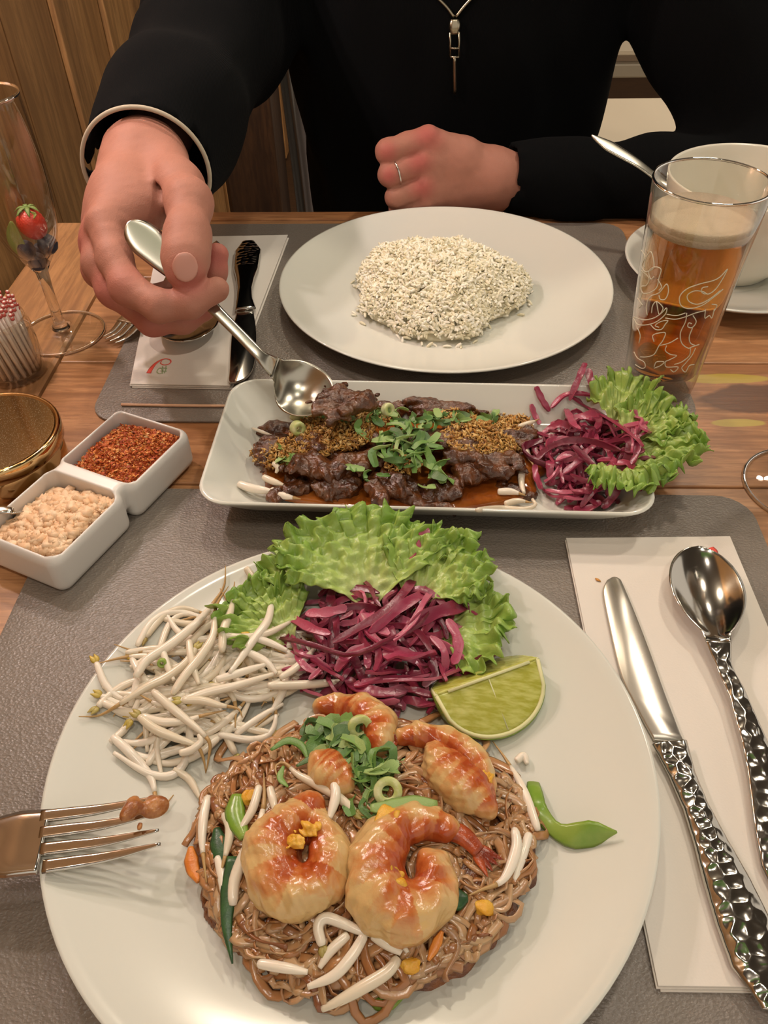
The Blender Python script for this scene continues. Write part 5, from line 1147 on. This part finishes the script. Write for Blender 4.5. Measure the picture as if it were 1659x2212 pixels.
# ================================================================ platter food
ax0 = np.array([math.cos(PRZ), math.sin(PRZ)]); ay0 = np.array([-ax0[1], ax0[0]])
kx = [0, .41, .45, .47, .5]; 
def HP(x, y):
    d = np.array([x, y])-np.array(PC); u, v = abs(d@ax0), abs(d@ay0)
    return max(float(np.interp(u, [0, .100, .1125, .120, .131, .13675, .140], [.0045, .0045, .005, .008, .0195, .0265, .0288])), float(np.interp(v, [0, .031, .041, .047, .056, .06175, .065], [.0045, .0045, .005, .008, .0195, .0265, .0288])))
BC = U(838, 960, .02)[:2]; PCB = U(1275, 970, .025)[:2]
def HB(x, y): return max(HP(x, y), .0105)+dome(x, y, BC, .094, .045, .018)
def HPC(x, y): return HP(x, y)+dome(x, y, PCB, .040, .046, .026)
# sauce pool
def sauce_pool():
    V, F = [], []; n, m = 60, 14; c0 = np.array(PC)+ax0*-.018
    for j in range(m+1):
        for i in range(n):
            a = i/n*2*pi; e = 1+.05*math.sin(3*a+1)+.04*math.sin(7*a)+.03*math.sin(11*a+2); q_ = (abs(math.cos(a))**2.6+abs(math.sin(a))**2.6)**(-1/2.6); r = j/m
            p = c0+ax0*math.cos(a)*.098*e*q_*r+ay0*math.sin(a)*.0465*q_*r*(.97+.03*e); V.append((p[0], p[1], .0102+MZ*0+(.0002 if j < m else -.0012)))
    for j in range(m):
        for i in range(n): k_ = (i+1) % n; F.append((j*n+i, j*n+k_, (j+1)*n+k_, (j+1)*n+i))
    Vb = [(v[0], v[1], .0062) for v in V[-n:]]; b0 = len(V); V += Vb
    for i in range(n): k_ = (i+1) % n; F.append((m*n+i, m*n+k_, b0+k_, b0+i))
    o = obj('sauce_pool', (V, F), FM['sauce'].m, label='glossy brown sauce pooled across the platter', cat='sauce', kind='stuff')
sauce_pool()
def beef_piece(px, py, r, ang, label, lz=0.0, seed=1, group='glazed beef pieces on the platter', tilt=0.0):
    c = onto(px, py, HB, lz); h = .0011; Rm = np.array(Matrix.Rotation(-tilt, 3, 'X')@Matrix.Rotation(-ang, 3, 'Z')); rm = max(r)*1.35
    s = SDF(c-rm, c+rm, h); g = np.random.default_rng(seed); d = s.ell(c, (r[0]*1.05, r[1]*.95, r[2]*.8), Rm)
    for i in range(5):
        o_ = g.uniform(-.7, .7, 3)*np.array(r)*np.array([1, 1, .6]); d = smin(d, s.ell(c+Rm.T@o_, tuple(np.array(r)*g.uniform(.3, .55)), Rm), .0025)
    s.d = d+s.noise(200, .0016, seed)+s.noise(480, .0008, seed+1)+s.noise(1000, .00025, seed+2); return obj('beef_piece', s.out(), FM['beef'].m, label=label, cat='beef', group=group)
BP = [(965, 1062, (.014, .010, .007), .2, 'glazed beef piece at the front between the centre and right pieces', -.002), (775, 1000, (.015, .010, .007), .4, 'beef piece between the left heap and the greens', -.002), (590, 975, (.014, .011, .006), .8, 'thin beef piece at the far left of the heap', -.004), (1000, 975, (.012, .009, .006), .5, 'beef crumb cluster under the right fried garlic edge', -.002), (745, 870, (.019, .015, .006), 0.9, 'ragged beef piece falling from the serving spoon', .018), (960, 882, (.020, .010, .006), .1, 'beef piece at the back edge of the platter', .002), (680, 1010, (.019, .012, .009), -.1, 'large glazed beef piece at the left front of the platter', .000), (640, 1050, (.015, .009, .006), .3, 'beef piece above the left noodle curl', -.004),
      (745, 1045, (.017, .011, .007), .1, 'beef piece low in the front sauce', -.003), (835, 1050, (.016, .015, .008), .5, 'shiny beef piece at the front centre of the platter', -.001), (900, 1070, (.017, .008, .006), -.5, 'beef strip slanting right at the platter front', -.004), (1065, 1005, (.018, .012, .008), .2, 'beef piece beside the right sprouts', -.001), (1095, 1050, (.013, .009, .007), -.3, 'small beef piece by the front right sprouts', -.003),
      (1110, 950, (.013, .013, .007), .4, 'brown beef piece under the fried garlic at the right', -.001), (700, 960, (.020, .012, .008), 0, 'beef piece under the left fried garlic', -.004), (600, 930, (.011, .009, .005), .2, 'small beef piece at the left end of the heap', -.004), (850, 960, (.022, .014, .008), 0, 'beef piece hidden below the centre greens', -.005), (980, 950, (.024, .014, .009), 0, 'beef piece under the right fried garlic', -.005), (850, 880, (.016, .008, .005), .3, 'beef piece near the back rim behind the greens', -.001), (1020, 1020, (.012, .009, .007), .7, 'dark beef piece right of the bright greens', -.003)]
for i, (a, b, r, an, lab, lz) in enumerate(BP): beef_piece(a, b, r, an, lab, lz, 200+i*3)
def flakes(n, regions, H, mat, name, label, cat, size, lift=.004, flat=.25, elong=1.8, spread_=1.0, kind='stuff'):
    V, F = [], []; b = 0; oct_ = np.array([(1, 0, 0), (-1, 0, 0), (0, 1, 0), (0, -1, 0), (0, 0, 1), (0, 0, -1)], float); of = [(0, 2, 4), (2, 1, 4), (1, 3, 4), (3, 0, 4), (2, 0, 5), (1, 2, 5), (3, 1, 5), (0, 3, 5)]
    tot = sum(r[4] for r in regions)
    for (px, py, rx, ry, wt) in regions:
        for i in range(int(n*wt/tot)):
            a = rng.uniform(0, 6.28); rr = math.sqrt(rng.uniform()); c = onto_fast(px+rr*rx*math.cos(a), py+rr*ry*math.sin(a), H); c = c+np.array([0, 0, rng.uniform(-.001, lift)*(1-rr*.6)])
            s_ = rng.uniform(*size); q_ = rng.normal(size=4); q_ /= np.linalg.norm(q_); w_, x, y_, z = q_
            R = np.array([[1-2*(y_*y_+z*z), 2*(x*y_-z*w_), 2*(x*z+y_*w_)], [2*(x*y_+z*w_), 1-2*(x*x+z*z), 2*(y_*z-x*w_)], [2*(x*z-y_*w_), 2*(y_*z+x*w_), 1-2*(x*x+y_*y_)]])
            V.append((oct_*rng.uniform(.75, 1.25, (6, 1))*np.array([s_*elong, s_, s_*flat]))@R.T+c); F += [tuple(v+b for v in f) for f in of]; b += 6
    return obj(name, (np.concatenate(V), np.array(F)), mat.m, label=label, cat=cat, kind=kind, smooth=False)
def onto_fast(px, py, H):
    z = .02
    for _ in range(5): p = U(px, py, z); z = H(p[0], p[1])
    return U(px, py, z)
flakes(6800, [(720, 935, 90, 40, 3), (1050, 940, 95, 45, 4), (600, 985, 60, 28, 1), (790, 905, 70, 22, 1), (1000, 900, 60, 18, 1), (870, 1005, 40, 18, .4), (1115, 935, 35, 40, .7), (660, 965, 60, 30, 1)], HB, FM['fried'], 'fried_garlic', 'golden fried garlic crumbs scattered over the beef', 'garlic', (.0006, .0015), .0050, .35, 2.2)
# greens on the beef
GL, GG = 'chopped scallion green lying on the beef platter', 'chopped scallion greens on the beef'
def greens(n, c, r, zr=(.003, .009), Lr=(.006, .014), wr=(.0010, .0028)): 
    herb_patch(n, c, r, HB, zr, GL, GG, Lr, wr)
greens(44, (880, 960), (75, 42), (.003, .010), (.010, .019), (.0012, .0028)); greens(22, (760, 895), (110, 16)); greens(18, (1000, 900), (120, 12)); greens(14, (900, 905), (70, 18)); greens(12, (820, 920), (60, 30)); greens(7, (940, 1030), (25, 35), (.004, .006), (.010, .018), (.002, .003)); greens(6, (610, 985), (20, 25)); greens(5, (800, 1010), (40, 25))
ringpiece(onto(641, 899, HB, .006), .0048, .0050, (-.3, .3), FM['scallion'], 'pale green scallion ring under the serving spoon'); ringpiece(onto(643, 925, HB, .006), .0050, .006, (1.3, .6), FM['scallion'], 'pale scallion segment left of the fried garlic'); ringpiece(onto(838, 886, HB, .006), .0050, .0045, (.9, .8), FM['scallion'], 'pale scallion segment at the back of the beef')
# sprouts on the platter
PS = [([(568, 1030), (590, 1040), (612, 1048)], .0024, .004, 'pale sprout stub in the left sauce'), ([(585, 1058), (610, 1070), (650, 1078)], .0026, .001, 'pale noodle curl at the front left of the platter'), ([(590, 1000), (600, 1010), (596, 1022)], .0018, .004, None), ([(1125, 945), (1142, 985), (1155, 1010)], .0024, .003, 'white sprout between beef and cabbage'), ([(1130, 1000), (1126, 1040), (1132, 1065)], .0023, .002, 'upright sprout at the foot of the cabbage'),
      ([(1075, 1062), (1105, 1062), (1135, 1070)], .0024, .003, 'horizontal sprout at the front right of the beef'), ([(1030, 1102), (1080, 1098), (1130, 1100), (1156, 1092), (1150, 1078)], .0020, .002, 'curled sprout lying on the front platter rim'), ([(1120, 922), (1150, 912), (1165, 905)], .0020, .003, None), ([(1140, 930), (1165, 945)], .002, .003, None), ([(1090, 1088), (1120, 1082), (1150, 1086)], .0021, .002, None), ([(515, 1045), (545, 1055), (590, 1062)], .0030, .001, 'pale cabbage stem in the left corner of the sauce'), ([(545, 925), (580, 938), (600, 945)], .0012, .002, None)]
for i, (pts, r, lz, lab) in enumerate(PS):
    sprout([onto(a, b, HB, lz) for a, b in pts], r, 'end', head=False, thin=.2 if i % 2 else 0, seed=300+i, label=lab or 'small bean sprout in the platter sauce', group=None if lab else 'bean sprouts on the platter')
# platter cabbage
LCP, GCP = 'glossy purple cabbage shred in the heap on the platter', 'pickled red cabbage shreds on the platter'
q = lambda L: [(1000+a*.3972, 750+b_*.3972) for a, b_ in L]
for L, w, z, lab in [([(665, 90), (635, 160), (600, 240), (580, 290)], 3.0, 36, 'tall cabbage shred forming the peak of the platter heap'), ([(680, 120), (700, 190), (750, 240), (780, 270)], 3.4, 34, None), ([(395, 215), (430, 290), (470, 350)], 3.0, 30, 'cabbage shred poking up at the left of the platter heap'), ([(370, 310), (390, 370), (420, 420)], 2.4, 26, None),
     ([(590, 270), (700, 340), (820, 410), (930, 490), (980, 540)], 3.4, 30, 'long pale cabbage shred crossing the platter heap'), ([(400, 620), (450, 560), (560, 510), (700, 510), (860, 560)], 2.8, 28, 'arched cabbage shred across the middle of the platter heap'), ([(600, 540), (680, 620), (750, 690), (820, 740)], 3.2, 26, None), ([(390, 640), (400, 700), (430, 770)], 2.6, 20, None),
     ([(800, 640), (760, 720), (690, 800), (640, 870)], 3.0, 16, None), ([(600, 880), (680, 880), (750, 840)], 2.6, 12, None), ([(870, 290), (980, 300), (1040, 330), (1000, 360)], 3.4, 26, None), ([(960, 400), (990, 450), (1020, 460)], 2.6, 22, None), ([(480, 330), (560, 260), (680, 260), (780, 300)], 2.6, 30, None), ([(450, 780), (550, 790), (680, 780)], 1.8, 14, None), ([(860, 560), (940, 570), (990, 560)], 3.0, 22, None), ([(820, 640), (900, 630), (960, 700)], 2.4, 20, None), ([(700, 380), (740, 400), (730, 450)], 3.4, 30, None), ([(560, 340), (600, 420), (640, 450)], 3.0, 26, None), ([(940, 480), (950, 560), (920, 640)], 2.6, 24, None)]:
    P = [onto(a, b, HPC, (z-22)*.0003+.002) for a, b in q(L)]; P = [np.array([p_[0], p_[1], max(p_[2], HP(p_[0], p_[1])+.002)]) for p_ in P]
    shred(P, w*.00076, lab or LCP, None if lab else GCP, tw=rng.normal(0, .8))
cab_fill(105, PCB, .036, .042, HPC, HP, 'purple cabbage shred in the platter heap', GCP, ('lettuce side', 'rice-plate side', 'beef side', 'front-plate side'), Lr=(.016, .038))
# platter lettuce
lettuce_leaf('lettuce_leaf', Uz(1330, 1000, .020), Uz(1508, 935, .034), .030, 'frilly green lettuce leaf hanging over the platter end by the glass', 23, .0062, lift=.006, cup=.004)
lettuce_leaf('lettuce_leaf', Uz(1320, 930, .026), Uz(1372, 815, .036), .022, 'pale frilly lettuce leaf rising below the beer glass', 27, .0052, lift=.005, cup=.003)
lettuce_leaf('lettuce_leaf', Uz(1310, 1000, .022), Uz(1400, 1065, .030), .026, 'curled dark green lettuce leaf at the near platter corner', 29, .0060, lift=.006, cup=.004)
lettuce_leaf('lettuce_leaf', Uz(1340, 960, .028), Uz(1450, 880, .036), .022, 'small frilly lettuce leaf between the glass and cabbage', 33, .0056, lift=.004, cup=.003)

# ================================================================ rice
RC = U(948, 628, .016)[:2]+np.array([0, .009])
def HRI(x, y):
    a = math.atan2(y-RC[1], x-RC[0]); e = 1+.07*math.sin(3*a+.6)+.05*math.sin(5*a+2)+.03*math.sin(9*a)
    return HR(x, y)+dome(x, y, RC, .075*e, .074*e, .0385+.003*math.sin(x*180)*math.sin(y*160))
s = SDF((RC[0]-.08, RC[1]-.082, .002), (RC[0]+.08, RC[1]+.082, .056), .0022)
ang_ = np.arctan2(s.Y-RC[1], s.X-RC[0]); e_ = 1+.07*np.sin(3*ang_+.6)+.05*np.sin(5*ang_+2)+.03*np.sin(9*ang_)
d = (np.sqrt(((s.X-RC[0])/(.069*e_))**2+((s.Y-RC[1])/(.070*e_))**2+((s.Z-.0058)/.0365)**2)-1)*.0365; s.d = np.maximum(d+s.noise(240, .001, 91), .0058-s.Z)
obj('rice_core', s.out(), M('rice_inner', 'e6dec2', .6).m, label='packed body of the white rice mound on the far plate', cat='rice', kind='stuff')
def rice_grains(n):
    m = 6; ring = np.arange(m)/m*2*pi; prof = [(-.0033, .0003), (-.0022, .00075), (0, .00092), (.0022, .00072), (.0033, .0003)]
    g = np.concatenate([np.stack([np.full(m, x), np.cos(ring)*r, np.sin(ring)*r], 1) for x, r in prof]); f = [(i*m+j, i*m+(j+1) % m, (i+1)*m+(j+1) % m, (i+1)*m+j) for i in range(4) for j in range(m)]
    f = np.array(f); Vs, Fs = [], []
    for i in range(n):
        a = rng.uniform(0, 6.28); rr = math.sqrt(rng.uniform())*(1.0 if i % 25 else 1.10); e = 1+.07*math.sin(3*a+.6)+.05*math.sin(5*a+2)+.03*math.sin(9*a)
        x, y_ = RC[0]+rr*math.cos(a)*.074*e, RC[1]+rr*math.sin(a)*.073*e; z = HRI(x, y_)+rng.uniform(-.0012, .0030)*(1 if rr < .97 else .3)+.0008
        al, be = rng.uniform(0, 6.28), rng.normal(0, .5); d = np.array([math.cos(al)*math.cos(be), math.sin(al)*math.cos(be), math.sin(be)]); u = np.cross(d, (0, 0, 1)); u /= np.linalg.norm(u); v = np.cross(u, d); sc = rng.uniform(.95, 1.35)
        bent = g.copy()*sc*np.array([.92, 1.15, 1.15]); bent[:, 2] -= (bent[:, 0]**2)*40; Vs.append(bent@np.array([d, u, v])+np.array([x, y_, z])); Fs.append(f+i*len(g))
    return np.concatenate(Vs), np.concatenate(Fs)
obj('rice_grains', rice_grains(7500), FM['rice'].m, label='loose white rice grains heaped on the far round plate', cat='rice', kind='stuff')

# ================================================================ condiments
def well(off, lift, h):
    c = DC+dax*off; lat = np.array([-dax[1], dax[0]])
    def H(x, y):
        d = np.array([x, y])-c; u, v = d@dax, d@lat; q_ = max(0, 1-(u/.029)**2)*max(0, 1-(v/.028)**2); return lift+h*q_**.5
    return H, c, lat
def fill_well(n, off, lift, h, size, mat, name, label, cat, flat, elong, skew=(0, 0), blocks=False, base=None):
    H, c, lat = well(off, lift, h); oct_ = np.array([(1, 0, 0), (-1, 0, 0), (0, 1, 0), (0, -1, 0), (0, 0, 1), (0, 0, -1)], float); of = [(0, 2, 4), (2, 1, 4), (1, 3, 4), (3, 0, 4), (2, 0, 5), (1, 2, 5), (3, 1, 5), (0, 3, 5)]
    cube = np.array([(x, y_, z) for x in (-1, 1) for y_ in (-1, 1) for z in (-1, 1)], float); cf = [(0, 1, 3, 2), (4, 6, 7, 5), (0, 4, 5, 1), (2, 3, 7, 6), (0, 2, 6, 4), (1, 5, 7, 3)]
    V, F, b = [], [], 0; sh, sf = (cube*.62, cf) if blocks else (oct_, of)
    for i in range(n):
        u, v = rng.uniform(-.0268, .0268), rng.uniform(-.0255, .0255); p = c+dax*u+lat*v; fz = H(*p)+skew[0]*u+skew[1]*v; s_ = size[0]+(size[1]-size[0])*rng.uniform()**(4.0 if blocks else 2.2); R = np.array(Matrix.Rotation(rng.uniform(0, 6.28), 3, rng.normal(size=3).tolist()))
        V.append((sh*rng.uniform(.75, 1.2, (len(sh), 1))*np.array([s_*elong, s_, s_*flat]))@R.T+np.array([p[0], p[1], fz+rng.uniform(-.002, .0012)])); F += [tuple(w_+b for w_ in f) for f in sf]; b += len(sh)
    o = obj(name, (np.concatenate(V), F), mat.m, label=label, cat=cat, kind='stuff', smooth=blocks)
    # solid bed below the loose pieces
    n2 = 20; V, F = [], []
    for j in range(n2+1):
        for i in range(n2+1):
            u, v = (i/n2-.5)*.0555, (j/n2-.5)*.053; p = c+dax*u+lat*v; V.append((p[0], p[1], H(*p)+skew[0]*u+skew[1]*v-.0012))
    for j in range(n2):
        for i in range(n2): a = j*(n2+1)+i; F.append((a, a+1, a+n2+2, a+n2+1))
    bo = obj(name+'_bed', (V, F), base.m, o); return o
fill_well(6200, .0340, .0205, .0085, (.0004, .0014), FM['chilli'], 'chilli_flakes', 'coarse red chilli flakes filling the upper dish well', 'chilli', .3, 1.4, (0, -.13), base=M('chilli_powder', 'a84818', .8))
fill_well(2600, -.0340, .0180, .0090, (.0008, .0046), FM['peanut'], 'chopped_peanuts', 'crushed beige peanuts filling the lower dish well', 'peanuts', .85, 1.25, (-.05, -.18), blocks=True, base=M('peanut_powder', 'c99c6c', .8))
H2, c2, l2 = well(-.034, .0165, .008)
spoon('small_spoon', 'tip of a small steel spoon in the peanut well', [U(75, 1118, .013), U(48, 1108, .018), U(28, 1103, .0275), U(-60, 1098, .031), U(-220, 1090, .037)], [.006, .006, .0014, .0014, .003, .003], [.003, 0], bowl=.25, loc=tuple(U(20, 1103, .02)))
